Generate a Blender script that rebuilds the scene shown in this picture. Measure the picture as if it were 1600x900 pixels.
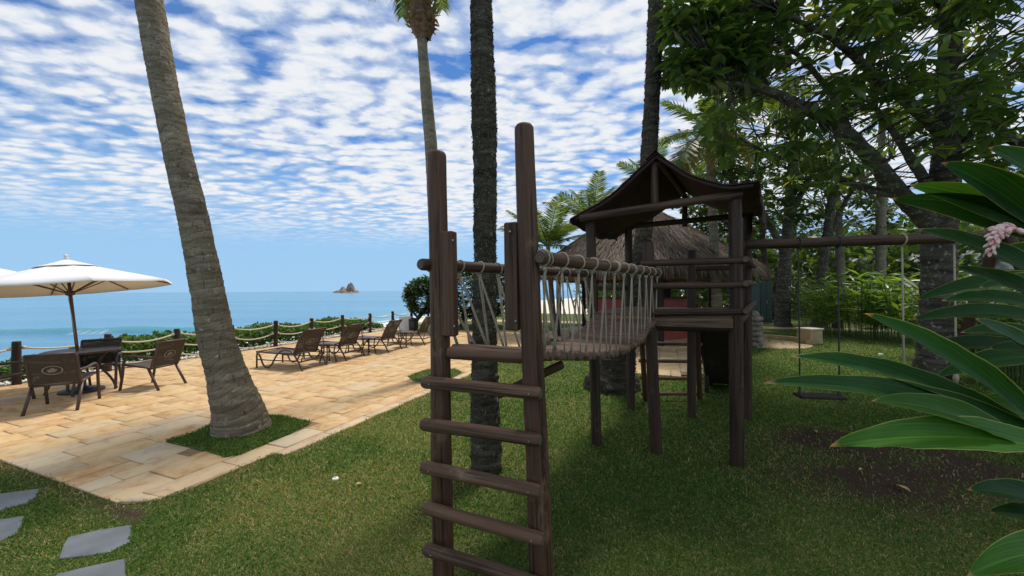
import bpy, math, random
import numpy as np
from mathutils import Vector, Matrix, noise as mnoise

random.seed(7); rng = np.random.default_rng(7)
scene = bpy.context.scene
for o in list(bpy.data.objects): bpy.data.objects.remove(o)
COL = scene.collection
R = math.radians

# ------------------------------------------------------------------ camera
CAM_H, F_PX = 1.6, 600.0
PITCH, ROLL = R(0.30), R(0.37)
fw = Vector((0, math.cos(PITCH), math.sin(PITCH)))
up0 = Vector((0, -math.sin(PITCH), math.cos(PITCH))); rt0 = Vector((1, 0, 0))
rt = rt0 * math.cos(ROLL) - up0 * math.sin(ROLL)
up = up0 * math.cos(ROLL) + rt0 * math.sin(ROLL)
cd = bpy.data.cameras.new('camera'); cam = bpy.data.objects.new('camera', cd); COL.objects.link(cam)
cd.sensor_width = 36; cd.lens = 36 * F_PX / 1600; cd.clip_start = 0.02; cd.clip_end = 20000
M3 = Matrix((rt, up, -fw)).transposed()
cam.matrix_world = Matrix.Translation((0, 0, CAM_H)) @ M3.to_4x4()
scene.camera = cam

# ------------------------------------------------------------------ light
SUN_EL, SUN_AZ = R(64), R(30)          # azimuth measured from +Y towards +X
SKY_STR = 0.10
w = bpy.data.worlds.new('World'); scene.world = w; w.use_nodes = True
nt = w.node_tree; nt.nodes.clear()
def N(t, typ, **kw):
    n = t.nodes.new(typ)
    for k, v in kw.items():
        if k.startswith('i_'):
            key = k[2:]; key = int(key) if key.isdigit() else key.replace('_', ' ')
            n.inputs[key].default_value = v
        else: setattr(n, k, v)
    return n
def sky_world():
    L = nt.links.new
    out = N(nt, 'ShaderNodeOutputWorld'); bg = N(nt, 'ShaderNodeBackground'); bg.inputs[1].default_value = SKY_STR
    sky = N(nt, 'ShaderNodeTexSky', sky_type='NISHITA'); sky.sun_disc = False
    sky.sun_elevation = SUN_EL; sky.sun_rotation = SUN_AZ; sky.altitude = 10; sky.air_density = 1.0; sky.dust_density = 0.0; sky.ozone_density = 3.0
    tint = N(nt, 'ShaderNodeMix', data_type='RGBA', blend_type='MULTIPLY'); tint.inputs[0].default_value = 1
    tint.inputs[7].default_value = (0.62, 0.98, 1.22, 1)
    hs = N(nt, 'ShaderNodeHueSaturation'); hs.inputs['Saturation'].default_value = 1.25; hs.inputs['Value'].default_value = 0.72
    L(sky.outputs[0], hs.inputs['Color']); L(hs.outputs[0], tint.inputs[6])
    haze_mix = N(nt, 'ShaderNodeMix', data_type='RGBA'); haze_mix.inputs[7].default_value = (2.55, 4.25, 6.3, 1)
    tc = N(nt, 'ShaderNodeTexCoord'); sep = N(nt, 'ShaderNodeSeparateXYZ'); L(tc.outputs['Generated'], sep.inputs[0])
    def mth(op, a, b=None, c=None, clamp=False):
        n = N(nt, 'ShaderNodeMath', operation=op); n.use_clamp = clamp
        for i, v in enumerate((a, b, c)):
            if v is None: continue
            if isinstance(v, (int, float)): n.inputs[i].default_value = v
            else: L(v, n.inputs[i])
        return n.outputs[0]
    def sstep(v, a, b, lo=0.0, hi=1.0):
        n = N(nt, 'ShaderNodeMapRange', interpolation_type='SMOOTHSTEP')
        L(v, n.inputs[0]); n.inputs[1].default_value = a; n.inputs[2].default_value = b; n.inputs[3].default_value = lo; n.inputs[4].default_value = hi
        return n.outputs[0]
    z = mth('MAXIMUM', sep.outputs[2], 0.0); zz = mth('ADD', z, 0.075)
    cx = mth('DIVIDE', sep.outputs[0], zz); cy = mth('DIVIDE', sep.outputs[1], zz)
    cmb = N(nt, 'ShaderNodeCombineXYZ'); L(cx, cmb.inputs[0]); L(cy, cmb.inputs[1])
    def noise(scale, detail, rough, rot, sc, dist=0.0, off=(0, 0, 0)):
        mp = N(nt, 'ShaderNodeMapping'); L(cmb.outputs[0], mp.inputs[0]); mp.inputs['Rotation'].default_value = (0, 0, rot); mp.inputs['Scale'].default_value = sc
        mp.inputs['Location'].default_value = off
        n = N(nt, 'ShaderNodeTexNoise'); n.inputs['Scale'].default_value = scale; n.inputs['Detail'].default_value = detail
        n.inputs['Roughness'].default_value = rough; n.inputs['Distortion'].default_value = dist
        L(mp.outputs[0], n.inputs['Vector']); return n.outputs['Fac']
    a = noise(7.5, 6, 0.56, R(-14), (0.86, 1.2, 1), 0.15)
    c = noise(0.75, 2, 0.5, R(10), (1, 1, 1), 0.2, (3.1, 1.7, 0))
    wp = noise(17.0, 4, 0.6, R(-14), (0.9, 1.2, 1), 0.3, (9, 4, 0))
    wn = N(nt, 'ShaderNodeTexNoise'); wn.inputs['Scale'].default_value = 3.2; wn.inputs['Detail'].default_value = 4; L(cmb.outputs[0], wn.inputs['Vector'])
    wsub = N(nt, 'ShaderNodeVectorMath', operation='MULTIPLY_ADD'); L(wn.outputs['Color'], wsub.inputs[0]); wsub.inputs[1].default_value = (0.20, 0.20, 0); L(cmb.outputs[0], wsub.inputs[2])
    vm = N(nt, 'ShaderNodeMapping'); L(wsub.outputs[0], vm.inputs[0]); vm.inputs['Rotation'].default_value = (0, 0, R(-14)); vm.inputs['Scale'].default_value = (0.72, 1.25, 1)
    vo = N(nt, 'ShaderNodeTexVoronoi', feature='SMOOTH_F1'); vo.inputs['Scale'].default_value = 11.0; vo.inputs['Smoothness'].default_value = 0.5; L(vm.outputs[0], vo.inputs['Vector'])
    puff = mth('SUBTRACT', 0.92, vo.outputs['Distance'])
    a = mth('ADD', mth('MULTIPLY', a, 0.56), mth('MULTIPLY', puff, 0.465))
    d = mth('ADD', a, mth('MULTIPLY', mth('SUBTRACT', c, 0.5), 0.50))
    d = mth('ADD', d, mth('MULTIPLY', mth('SUBTRACT', wp, 0.5), 0.16))
    side = sstep(sep.outputs[0], -0.85, 0.35, -0.02, 0.055)
    d = mth('ADD', d, side)
    cov = mth('ADD', mth('MULTIPLY', sstep(d, 0.40, 0.54), 0.44), mth('MULTIPLY', sstep(d, 0.25, 0.43), 0.56))
    hz = sstep(z, 0.085, 0.20)
    cov = mth('MULTIPLY', mth('MULTIPLY', cov, hz), 0.97)
    veil = mth('MULTIPLY', sstep(z, 0.07, 0.22), 0.09)
    cov = mth('MAXIMUM', cov, veil)
    shade = sstep(mth('ADD', d, mth('MULTIPLY', mth('SUBTRACT', wp, 0.5), 0.45)), 0.40, 0.68)
    cc = N(nt, 'ShaderNodeMix', data_type='RGBA'); L(shade, cc.inputs[0])
    cc.inputs[6].default_value = (4.7, 5.3, 6.2, 1); cc.inputs[7].default_value = (6.3, 6.4, 6.55, 1)
    mx = N(nt, 'ShaderNodeMix', data_type='RGBA'); L(cov, mx.inputs[0]); L(tint.outputs[2], haze_mix.inputs[6]); L(sstep(z, 0.0, 0.42, 0.97, 0.0), haze_mix.inputs[0]); L(haze_mix.outputs[2], mx.inputs[6]); L(cc.outputs[2], mx.inputs[7])
    L(mx.outputs[2], bg.inputs[0]); L(bg.outputs[0], out.inputs[0])
sky_world()
sl = bpy.data.lights.new('sun', 'SUN'); sl.energy = 2.6; sl.angle = R(9); sl.color = (1, 0.95, 0.86)
sun = bpy.data.objects.new('sun', sl); COL.objects.link(sun)
sd = Vector((math.sin(SUN_AZ) * math.cos(SUN_EL), math.cos(SUN_AZ) * math.cos(SUN_EL), math.sin(SUN_EL)))
sun.rotation_euler = sd.to_track_quat('Z', 'Y').to_euler(); sun.location = (0, 0, 30)
vs = scene.view_settings
vs.view_transform = 'Standard'; vs.look = 'None'; vs.exposure = 0.5; vs.gamma = 1.0; vs.use_curve_mapping = False

# ------------------------------------------------------------------ placing
def at(x, y, D):
    return Vector((0, 0, CAM_H)) + D * (fw + rt * ((x - 800) / F_PX) - up * ((y - 450) / F_PX))
def g(x, y, z=0.0):
    d = fw + rt * ((x - 800) / F_PX) - up * ((y - 450) / F_PX)
    return Vector((0, 0, CAM_H)) + d * ((z - CAM_H) / d.z)

# ------------------------------------------------------------------ materials
MATS = {}
def mat(name):
    m = bpy.data.materials.new(name); m.use_nodes = True; MATS[name] = m
    t = m.node_tree; b = t.nodes['Principled BSDF']
    return m, t, b
def ramp(t, fac, stops):
    r = N(t, 'ShaderNodeValToRGB'); e = r.color_ramp.elements
    while len(e) < len(stops): e.new(0.5)
    for i, (p, c) in enumerate(stops): e[i].position = p; e[i].color = (*c, 1)
    if fac is not None: t.links.new(fac, r.inputs[0])
    return r.outputs[0]
def tnoise(t, scale, detail=4, rough=0.55, sc=(1, 1, 1), coord='Object', rnd=True, dist=0.0):
    tc = N(t, 'ShaderNodeTexCoord'); mp = N(t, 'ShaderNodeMapping'); mp.inputs['Scale'].default_value = sc
    t.links.new(tc.outputs[coord], mp.inputs[0])
    if rnd:
        oi = N(t, 'ShaderNodeObjectInfo'); mm = N(t, 'ShaderNodeMath', operation='MULTIPLY'); mm.inputs[1].default_value = 37.0
        t.links.new(oi.outputs['Random'], mm.inputs[0]); t.links.new(mm.outputs[0], mp.inputs['Location'])
    n = N(t, 'ShaderNodeTexNoise'); n.inputs['Scale'].default_value = scale; n.inputs['Detail'].default_value = detail
    n.inputs['Roughness'].default_value = rough; n.inputs['Distortion'].default_value = dist
    t.links.new(mp.outputs[0], n.inputs['Vector']); return n.outputs['Fac']
def mixc(t, fac, a, b, mode='MIX'):
    n = N(t, 'ShaderNodeMix', data_type='RGBA', blend_type=mode)
    for i, v in ((0, fac), (6, a), (7, b)):
        if isinstance(v, (int, float)): n.inputs[i].default_value = v
        elif isinstance(v, tuple): n.inputs[i].default_value = (*v, 1)
        else: t.links.new(v, n.inputs[i])
    return n.outputs[2]
def bump(t, b, h, strength=0.4, dist=0.01):
    n = N(t, 'ShaderNodeBump'); n.inputs['Strength'].default_value = strength; n.inputs['Distance'].default_value = dist
    t.links.new(h, n.inputs['Height']); t.links.new(n.outputs[0], b.inputs['Normal'])
def objrand(t): return N(t, 'ShaderNodeObjectInfo').outputs['Random']
def attr(t, name): return N(t, 'ShaderNodeAttribute', attribute_name=name).outputs['Fac']
def hsvvar(t, col, fac, lo, hi):
    m = N(t, 'ShaderNodeMapRange'); t.links.new(fac, m.inputs[0]); m.inputs[3].default_value = lo; m.inputs[4].default_value = hi
    h = N(t, 'ShaderNodeHueSaturation'); t.links.new(m.outputs[0], h.inputs['Value']); t.links.new(col, h.inputs['Color']); return h.outputs[0]

def simple(name, stops, scale=8, rough=0.7, sc=(1, 1, 1), detail=4, bs=0.3, bd=0.005, coord='Object', metal=0, var=None, spec=None):
    m, t, b = mat(name)
    n = tnoise(t, scale, detail, sc=sc, coord=coord)
    c = ramp(t, n, stops)
    if var: c = hsvvar(t, c, objrand(t), *var)
    t.links.new(c, b.inputs['Base Color']); b.inputs['Roughness'].default_value = rough; b.inputs['Metallic'].default_value = metal
    if spec is not None: b.inputs['Specular IOR Level'].default_value = spec
    if bs: bump(t, b, n, bs, bd)
    return m

def wood_mat(name, dark, mid, light, wear):
    m, t, b = mat(name)
    n1 = tnoise(t, 9, 6, 0.65, (3.2, 3.2, 0.16), dist=0.6)
    n2 = tnoise(t, 40, 3, 0.6, (1.5, 1.5, 0.04))
    n3 = tnoise(t, 5, 5, 0.7, (1, 1, 0.6))
    c = ramp(t, n1, [(0.25, dark), (0.5, mid), (0.78, light)])
    c = mixc(t, ramp(t, n2, [(0.37, (0.75, 0.75, 0.75)), (0.46, (0, 0, 0))]), c, tuple(x * 0.35 for x in dark))
    c = mixc(t, ramp(t, n3, [(0.60, (0, 0, 0)), (0.74, (0.75, 0.75, 0.75))]), c, wear)
    c = hsvvar(t, c, objrand(t), 0.75, 1.3)
    t.links.new(c, b.inputs['Base Color']); b.inputs['Roughness'].default_value = 0.62; b.inputs['Specular IOR Level'].default_value = 0.35
    add = N(t, 'ShaderNodeMath', operation='ADD'); t.links.new(n1, add.inputs[0]); t.links.new(n2, add.inputs[1])
    bump(t, b, add.outputs[0], 0.7, 0.006)
    return m
wood_mat('stained_log', (0.034, 0.015, 0.008), (0.088, 0.042, 0.022), (0.155, 0.080, 0.043), (0.25, 0.155, 0.09))
wood_mat('weathered_log', (0.028, 0.014, 0.008), (0.066, 0.035, 0.021), (0.115, 0.066, 0.042), (0.18, 0.12, 0.08))
wood_mat('rung_log', (0.055, 0.028, 0.016), (0.125, 0.066, 0.037), (0.20, 0.115, 0.068), (0.29, 0.20, 0.13))
wood_mat('grey_plank', (0.070, 0.038, 0.024), (0.150, 0.088, 0.056), (0.23, 0.148, 0.10), (0.32, 0.235, 0.17))
wood_mat('fence_log', (0.018, 0.011, 0.009), (0.035, 0.022, 0.017), (0.055, 0.037, 0.03), (0.08, 0.06, 0.05))
def endgrain():
    m, t, b = mat('end_grain')
    tc = N(t, 'ShaderNodeTexCoord'); wv = N(t, 'ShaderNodeTexWave', wave_type='RINGS', rings_direction='Z'); wv.inputs['Scale'].default_value = 26; wv.inputs['Distortion'].default_value = 2.0
    t.links.new(tc.outputs['Object'], wv.inputs[0])
    t.links.new(ramp(t, wv.outputs['Fac'], [(0.1, (0.06, 0.035, 0.025)), (0.6, (0.13, 0.085, 0.06)), (1, (0.19, 0.14, 0.105))]), b.inputs['Base Color']); b.inputs['Roughness'].default_value = 0.85
endgrain()
simple('rope_beige', [(0.3, (0.27, 0.22, 0.15)), (0.7, (0.52, 0.45, 0.34))], 120, 0.9, (1, 1, 1), bs=0.8, bd=0.003, var=(0.8, 1.15))
simple('rope_fence', [(0.3, (0.46, 0.40, 0.29)), (0.7, (0.68, 0.62, 0.48))], 60, 0.9, bs=0.8, bd=0.004)
simple('rope_dark', [(0.3, (0.03, 0.03, 0.028)), (0.7, (0.07, 0.068, 0.06))], 60, 0.9)
simple('steel', [(0.3, (0.30, 0.30, 0.30)), (0.7, (0.45, 0.45, 0.45))], 20, 0.4, metal=0.8)
simple('brown_metal', [(0.3, (0.052, 0.030, 0.024)), (0.7, (0.078, 0.046, 0.036))], 30, 0.42, bs=0.05)
def sling():
    m, t, b = mat('sling_fabric')
    tc = N(t, 'ShaderNodeTexCoord'); ch = N(t, 'ShaderNodeTexChecker'); ch.inputs['Scale'].default_value = 160
    t.links.new(tc.outputs['Object'], ch.inputs[0])
    n = tnoise(t, 12, 3)
    c = mixc(t, ch.outputs['Fac'], (0.040, 0.028, 0.021), (0.075, 0.056, 0.043)); c = mixc(t, n, c, (0.065, 0.048, 0.036))
    t.links.new(c, b.inputs['Base Color']); b.inputs['Roughness'].default_value = 0.75
    tr = N(t, 'ShaderNodeBsdfTransparent'); ms = N(t, 'ShaderNodeMixShader'); ms.inputs[0].default_value = 0.20
    t.links.new(b.outputs[0], ms.inputs[1]); t.links.new(tr.outputs[0], ms.inputs[2]); t.links.new(ms.outputs[0], t.nodes['Material Output'].inputs[0])
sling()
simple('emblem_print', [(0.3, (0.20, 0.18, 0.16)), (0.7, (0.30, 0.28, 0.25))], 60, 0.8, bs=0)
def canvas():
    m, t, b = mat('parasol_canvas')
    n = tnoise(t, 3, 4); c = ramp(t, n, [(0.3, (0.84, 0.84, 0.84)), (0.7, (0.89, 0.89, 0.89))])
    t.links.new(c, b.inputs['Base Color']); b.inputs['Roughness'].default_value = 0.9; b.inputs['Specular IOR Level'].default_value = 0.1
    tl = N(t, 'ShaderNodeBsdfTranslucent'); tl.inputs[0].default_value = (0.75, 0.62, 0.48, 1)
    ms = N(t, 'ShaderNodeMixShader'); ms.inputs[0].default_value = 0.22
    t.links.new(b.outputs[0], ms.inputs[1]); t.links.new(tl.outputs[0], ms.inputs[2]); t.links.new(ms.outputs[0], t.nodes['Material Output'].inputs[0])
canvas()
simple('pole_wood', [(0.3, (0.10, 0.045, 0.04)), (0.7, (0.17, 0.085, 0.075))], 14, 0.5, (3, 3, .2))
simple('roof_canvas', [(0.3, (0.020, 0.006, 0.006)), (0.55, (0.036, 0.011, 0.011)), (0.8, (0.06, 0.024, 0.022))], 4, 0.8, detail=7, bs=0.5, bd=0.03)
simple('slate', [(0.3, (0.085, 0.098, 0.105)), (0.55, (0.125, 0.138, 0.145)), (0.8, (0.175, 0.185, 0.185))], 5, 0.6, detail=7, bs=0.5, bd=0.01, var=(0.9, 1.1))
simple('mortar', [(0.3, (0.16, 0.10, 0.055)), (0.7, (0.30, 0.20, 0.11))], 12, 0.95, detail=6)
simple('white_paint', [(0.3, (0.70, 0.69, 0.66)), (0.7, (0.80, 0.79, 0.77))], 3, 0.6)
simple('black_plastic', [(0.3, (0.012, 0.012, 0.013)), (0.7, (0.025, 0.025, 0.026))], 10, 0.5)
simple('green_paint', [(0.3, (0.018, 0.042, 0.034)), (0.7, (0.03, 0.066, 0.053))], 6, 0.5)
simple('red_paint', [(0.3, (0.30, 0.055, 0.04)), (0.7, (0.38, 0.085, 0.06))], 4, 0.6)
simple('roof_tile', [(0.3, (0.22, 0.07, 0.04)), (0.7, (0.36, 0.14, 0.08))], 6, 0.8)
simple('rock', [(0.25, (0.13, 0.11, 0.09)), (0.55, (0.27, 0.23, 0.19)), (0.8, (0.40, 0.36, 0.31))], 3, 0.9, detail=8, bs=0.8, bd=0.05, var=(0.8, 1.2))
simple('island_rock', [(0.3, (0.10, 0.08, 0.065)), (0.55, (0.24, 0.18, 0.14)), (0.75, (0.36, 0.28, 0.23))], 0.10, 0.9, detail=8, bs=0.8, bd=2.0)
simple('pebble', [(0.3, (0.62, 0.60, 0.57)), (0.7, (0.80, 0.78, 0.75))], 3, 0.8)
simple('sand', [(0.3, (0.56, 0.48, 0.37)), (0.7, (0.72, 0.65, 0.53))], 0.6, 0.95, detail=8)
simple('foam', [(0.3, (0.78, 0.80, 0.80)), (0.7, (0.86, 0.88, 0.88))], 2, 0.8)
simple('ochre_stone', [(0.3, (0.40, 0.28, 0.15)), (0.7, (0.58, 0.45, 0.28))], 5, 0.85, detail=7, var=(0.85, 1.1))
simple('thatch_core', [(0.3, (0.06, 0.043, 0.032)), (0.7, (0.14, 0.11, 0.085))], 30, 0.95, (1, 1, .1))
simple('dry_fibre', [(0.3, (0.10, 0.05, 0.028)), (0.7, (0.26, 0.15, 0.085))], 14, 0.9, detail=6, bs=0.8, bd=0.02)
simple('pink_bud', [(0.38, (0.55, 0.16, 0.17)), (0.52, (0.72, 0.46, 0.42)), (0.66, (0.80, 0.68, 0.60))], 70, 0.35, bs=0.05)
simple('stem_green', [(0.3, (0.05, 0.09, 0.02)), (0.7, (0.10, 0.15, 0.04))], 9, 0.5, (1, 1, .2))
simple('stem_brown', [(0.3, (0.18, 0.09, 0.05)), (0.7, (0.28, 0.16, 0.08))], 9, 0.5)
simple('dry_leaf', [(0.3, (0.38, 0.26, 0.10)), (0.7, (0.55, 0.42, 0.20))], 20, 0.7)

def tint_mat(name, stops, rough=0.5, transl=0.35, tcol=None, spec=0.4):
    m, t, b = mat(name)
    c = ramp(t, attr(t, 'tint'), stops)
    t.links.new(c, b.inputs['Base Color']); b.inputs['Roughness'].default_value = rough; b.inputs['Specular IOR Level'].default_value = spec
    if transl:
        tl = N(t, 'ShaderNodeBsdfTranslucent')
        t.links.new(mixc(t, 1.0, c, tcol or (1.7, 1.5, 0.55), 'MULTIPLY'), tl.inputs[0])
        ms = N(t, 'ShaderNodeMixShader'); ms.inputs[0].default_value = transl
        t.links.new(b.outputs[0], ms.inputs[1]); t.links.new(tl.outputs[0], ms.inputs[2]); t.links.new(ms.outputs[0], t.nodes['Material Output'].inputs[0])
    return m
tint_mat('leaf_almond', [(0.0, (0.040, 0.085, 0.026)), (0.5, (0.090, 0.165, 0.048)), (0.9, (0.18, 0.27, 0.075)), (1.0, (0.32, 0.32, 0.06))], 0.30, 0.50, spec=0.9)
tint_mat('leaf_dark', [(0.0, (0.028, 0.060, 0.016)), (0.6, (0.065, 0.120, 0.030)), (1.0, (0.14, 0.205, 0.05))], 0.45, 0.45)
tint_mat('leaf_round', [(0.0, (0.025, 0.058, 0.015)), (0.6, (0.05, 0.10, 0.026)), (1.0, (0.10, 0.165, 0.04))], 0.5, 0.25)
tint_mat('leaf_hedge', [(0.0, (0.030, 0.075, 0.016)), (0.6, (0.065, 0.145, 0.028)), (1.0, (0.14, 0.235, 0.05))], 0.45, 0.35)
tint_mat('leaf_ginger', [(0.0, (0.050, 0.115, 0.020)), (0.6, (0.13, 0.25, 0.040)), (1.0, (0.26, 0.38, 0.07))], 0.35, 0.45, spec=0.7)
tint_mat('leaf_palm', [(0.0, (0.045, 0.095, 0.022)), (0.6, (0.095, 0.165, 0.042)), (1.0, (0.19, 0.24, 0.075))], 0.4, 0.38)
tint_mat('leaf_palm_dry', [(0.0, (0.16, 0.12, 0.05)), (0.6, (0.22, 0.19, 0.07)), (1.0, (0.28, 0.26, 0.10))], 0.6, 0.3)
tint_mat('grass_blade', [(0.0, (0.032, 0.085, 0.018)), (0.35, (0.095, 0.195, 0.040)), (0.58, (0.20, 0.29, 0.070)), (0.80, (0.35, 0.30, 0.125)), (1.0, (0.50, 0.38, 0.20))], 0.6, 0.30, (1.4, 1.3, 0.6), 0.2)
tint_mat('thatch_straw', [(0.0, (0.055, 0.037, 0.027)), (0.5, (0.165, 0.118, 0.085)), (1.0, (0.32, 0.25, 0.185))], 0.9, 0)
tint_mat('moss', [(0.0, (0.028, 0.028, 0.016)), (0.6, (0.072, 0.068, 0.042)), (1.0, (0.19, 0.18, 0.125))], 0.9, 0)

def stone_mat():
    m, t, b = mat('sandstone')
    v = attr(t, 'tint')
    base = ramp(t, v, [(0.0, (0.47, 0.27, 0.11)), (0.3, (0.52, 0.315, 0.13)), (0.55, (0.55, 0.36, 0.165)), (0.75, (0.48, 0.255, 0.10)), (0.85, (0.53, 0.385, 0.225)), (0.92, (0.47, 0.335, 0.215)), (1.0, (0.54, 0.45, 0.32))])
    n = tnoise(t, 5.5, 8, 0.62, coord='Object', rnd=False, dist=0.8)
    n2 = tnoise(t, 1.3, 5, 0.6, rnd=False)
    c = mixc(t, ramp(t, n, [(0.40, (0, 0, 0)), (0.62, (0.75, 0.75, 0.75))]), base, (0.60, 0.45, 0.26))
    c = mixc(t, ramp(t, n, [(0.30, (0.7, 0.7, 0.7)), (0.45, (0, 0, 0))]), c, (0.40, 0.21, 0.085))
    c = mixc(t, ramp(t, n2, [(0.55, (0, 0, 0)), (0.8, (0.4, 0.4, 0.4))]), c, (0.42, 0.34, 0.24))
    t.links.new(c, b.inputs['Base Color']); b.inputs['Roughness'].default_value = 0.78; b.inputs['Specular IOR Level'].default_value = 0.3
    bump(t, b, n, 0.35, 0.006)
stone_mat()
def lawn_mat():
    m, t, b = mat('lawn_soil')
    n = tnoise(t, 0.9, 6, 0.6, rnd=False); n2 = tnoise(t, 28, 6, 0.7, rnd=False); n3 = tnoise(t, 5, 5, 0.6, rnd=False)
    c = ramp(t, n2, [(0.25, (0.045, 0.068, 0.015)), (0.5, (0.095, 0.130, 0.030)), (0.75, (0.15, 0.175, 0.048))])
    c = mixc(t, ramp(t, n3, [(0.5, (0, 0, 0)), (0.72, (0.55, 0.55, 0.55))]), c, (0.18, 0.135, 0.062))
    so = ramp(t, n2, [(0.3, (0.036, 0.021, 0.015)), (0.7, (0.080, 0.047, 0.034))])
    c = mixc(t, attr(t, 'bare'), c, so)
    t.links.new(c, b.inputs['Base Color']); b.inputs['Roughness'].default_value = 0.95; b.inputs['Specular IOR Level'].default_value = 0.15
    bump(t, b, n2, 0.8, 0.03)
lawn_mat()
def palm_mat(name, stops, lich, ringsc, la=0.62):
    m, t, b = mat(name)
    n = tnoise(t, 2.2, 7, 0.65, (1, 1, 6), dist=0.5); n2 = tnoise(t, 14, 5, 0.65); n3 = tnoise(t, 34, 4, 0.6, (1, 1, 0.25))
    c = ramp(t, n, stops)
    rg = attr(t, 'ring')
    c = mixc(t, ramp(t, rg, [(0.0, (0.75, 0.75, 0.75)), (0.28, (0, 0, 0))]), c, tuple(x * 0.45 for x in stops[0][1]))
    c = mixc(t, ramp(t, n2, [(la, (0, 0, 0)), (la + 0.1, (0.8, 0.8, 0.8))]), c, lich)
    c = mixc(t, ramp(t, n3, [(0.28, (0.8, 0.8, 0.8)), (0.42, (0, 0, 0))]), c, tuple(x * 0.4 for x in stops[0][1]))
    t.links.new(c, b.inputs['Base Color']); b.inputs['Roughness'].default_value = 0.93; b.inputs['Specular IOR Level'].default_value = 0.15
    add = N(t, 'ShaderNodeMath', operation='ADD'); t.links.new(n2, add.inputs[0]); t.links.new(n3, add.inputs[1])
    bump(t, b, add.outputs[0], 0.9, 0.025)
palm_mat('palm_bark', [(0.3, (0.105, 0.084, 0.056)), (0.5, (0.225, 0.182, 0.122)), (0.72, (0.36, 0.30, 0.21))], (0.46, 0.43, 0.35), 1, 0.60)
palm_mat('palm_bark_mossy', [(0.3, (0.030, 0.026, 0.017)), (0.5, (0.072, 0.061, 0.042)), (0.72, (0.15, 0.13, 0.094))], (0.32, 0.32, 0.26), 1, 0.60)
palm_mat('palm_bark_pale', [(0.3, (0.15, 0.125, 0.085)), (0.5, (0.24, 0.20, 0.14)), (0.72, (0.32, 0.28, 0.20))], (0.42, 0.40, 0.33), 1)
palm_mat('tree_bark', [(0.3, (0.035, 0.029, 0.021)), (0.5, (0.085, 0.071, 0.053)), (0.72, (0.17, 0.148, 0.112))], (0.36, 0.37, 0.31), 1, 0.57)
def sea_mat():
    m, t, b = mat('sea_water')
    n1 = tnoise(t, 0.55, 6, 0.6, (0.35, 1, 1), rnd=False); n2 = tnoise(t, 0.018, 4, 0.55, (0.25, 1, 1), rnd=False); n3 = tnoise(t, 0.09, 5, 0.6, (0.22, 1, 1), rnd=False)
    c = ramp(t, n2, [(0.35, (0.045, 0.19, 0.33)), (0.5, (0.065, 0.235, 0.37)), (0.7, (0.095, 0.29, 0.41))])
    c = mixc(t, attr(t, 'shoal'), c, (0.085, 0.31, 0.32))
    c = mixc(t, attr(t, 'foam'), c, (0.82, 0.85, 0.86))
    t.links.new(c, b.inputs['Base Color'])
    b.inputs['Roughness'].default_value = 0.22; b.inputs['IOR'].default_value = 1.33
    add = N(t, 'ShaderNodeMath', operation='MULTIPLY_ADD'); t.links.new(n3, add.inputs[0]); add.inputs[1].default_value = 3.0; t.links.new(n1, add.inputs[2])
    bump(t, b, add.outputs[0], 0.55, 0.35)
sea_mat()
def bigleaf(name, deep, mid, edge, tip):
    m, t, b = mat(name)
    a = N(t, 'ShaderNodeAttribute', attribute_name='lc'); sp = N(t, 'ShaderNodeSeparateXYZ'); t.links.new(a.outputs['Vector'], sp.inputs[0])
    ab = N(t, 'ShaderNodeMath', operation='ABSOLUTE'); t.links.new(sp.outputs[0], ab.inputs[0])
    cmb = N(t, 'ShaderNodeCombineXYZ'); t.links.new(ab.outputs[0], cmb.inputs[0])
    k = N(t, 'ShaderNodeMath', operation='MULTIPLY'); t.links.new(sp.outputs[1], k.inputs[0]); k.inputs[1].default_value = 0.9; t.links.new(k.outputs[0], cmb.inputs[1])
    k2 = N(t, 'ShaderNodeMath', operation='SUBTRACT'); t.links.new(ab.outputs[0], k2.inputs[0]); t.links.new(k.outputs[0], k2.inputs[1])
    wv = N(t, 'ShaderNodeTexNoise'); wv.inputs['Scale'].default_value = 1.0; wv.inputs['Detail'].default_value = 2
    c2 = N(t, 'ShaderNodeCombineXYZ'); kk = N(t, 'ShaderNodeMath', operation='MULTIPLY'); t.links.new(k2.outputs[0], kk.inputs[0]); kk.inputs[1].default_value = 11.0
    t.links.new(kk.outputs[0], c2.inputs[0]); t.links.new(c2.outputs[0], wv.inputs['Vector'])
    n = tnoise(t, 9, 4)
    c = mixc(t, ramp(t, wv.outputs['Fac'], [(0.35, (0, 0, 0)), (0.65, (1, 1, 1))]), deep, mid)
    c = mixc(t, ramp(t, n, [(0.4, (0, 0, 0)), (0.75, (0.5, 0.5, 0.5))]), c, mid)
    c = mixc(t, ramp(t, ab.outputs[0], [(0.0, (0.55, 0.55, 0.55)), (0.06, (0, 0, 0))]), c, tuple(x * 1.9 for x in mid))
    c = mixc(t, ramp(t, ab.outputs[0], [(0.93, (0, 0, 0)), (1.0, (0.85, 0.85, 0.85))]), c, edge)
    c = mixc(t, ramp(t, sp.outputs[1], [(0.955, (0, 0, 0)), (0.985, (1, 1, 1))]), c, tip)
    c = hsvvar(t, c, objrand(t), 0.75, 1.3)
    t.links.new(c, b.inputs['Base Color']); b.inputs['Roughness'].default_value = 0.42; b.inputs['Specular IOR Level'].default_value = 0.16
    bump(t, b, wv.outputs['Fac'], 0.35, 0.004)
    tl = N(t, 'ShaderNodeBsdfTranslucent'); t.links.new(mixc(t, 1.0, c, (1.8, 1.7, 0.6), 'MULTIPLY'), tl.inputs[0])
    ms = N(t, 'ShaderNodeMixShader'); ms.inputs[0].default_value = 0.20
    t.links.new(b.outputs[0], ms.inputs[1]); t.links.new(tl.outputs[0], ms.inputs[2]); t.links.new(ms.outputs[0], t.nodes['Material Output'].inputs[0])
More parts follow.
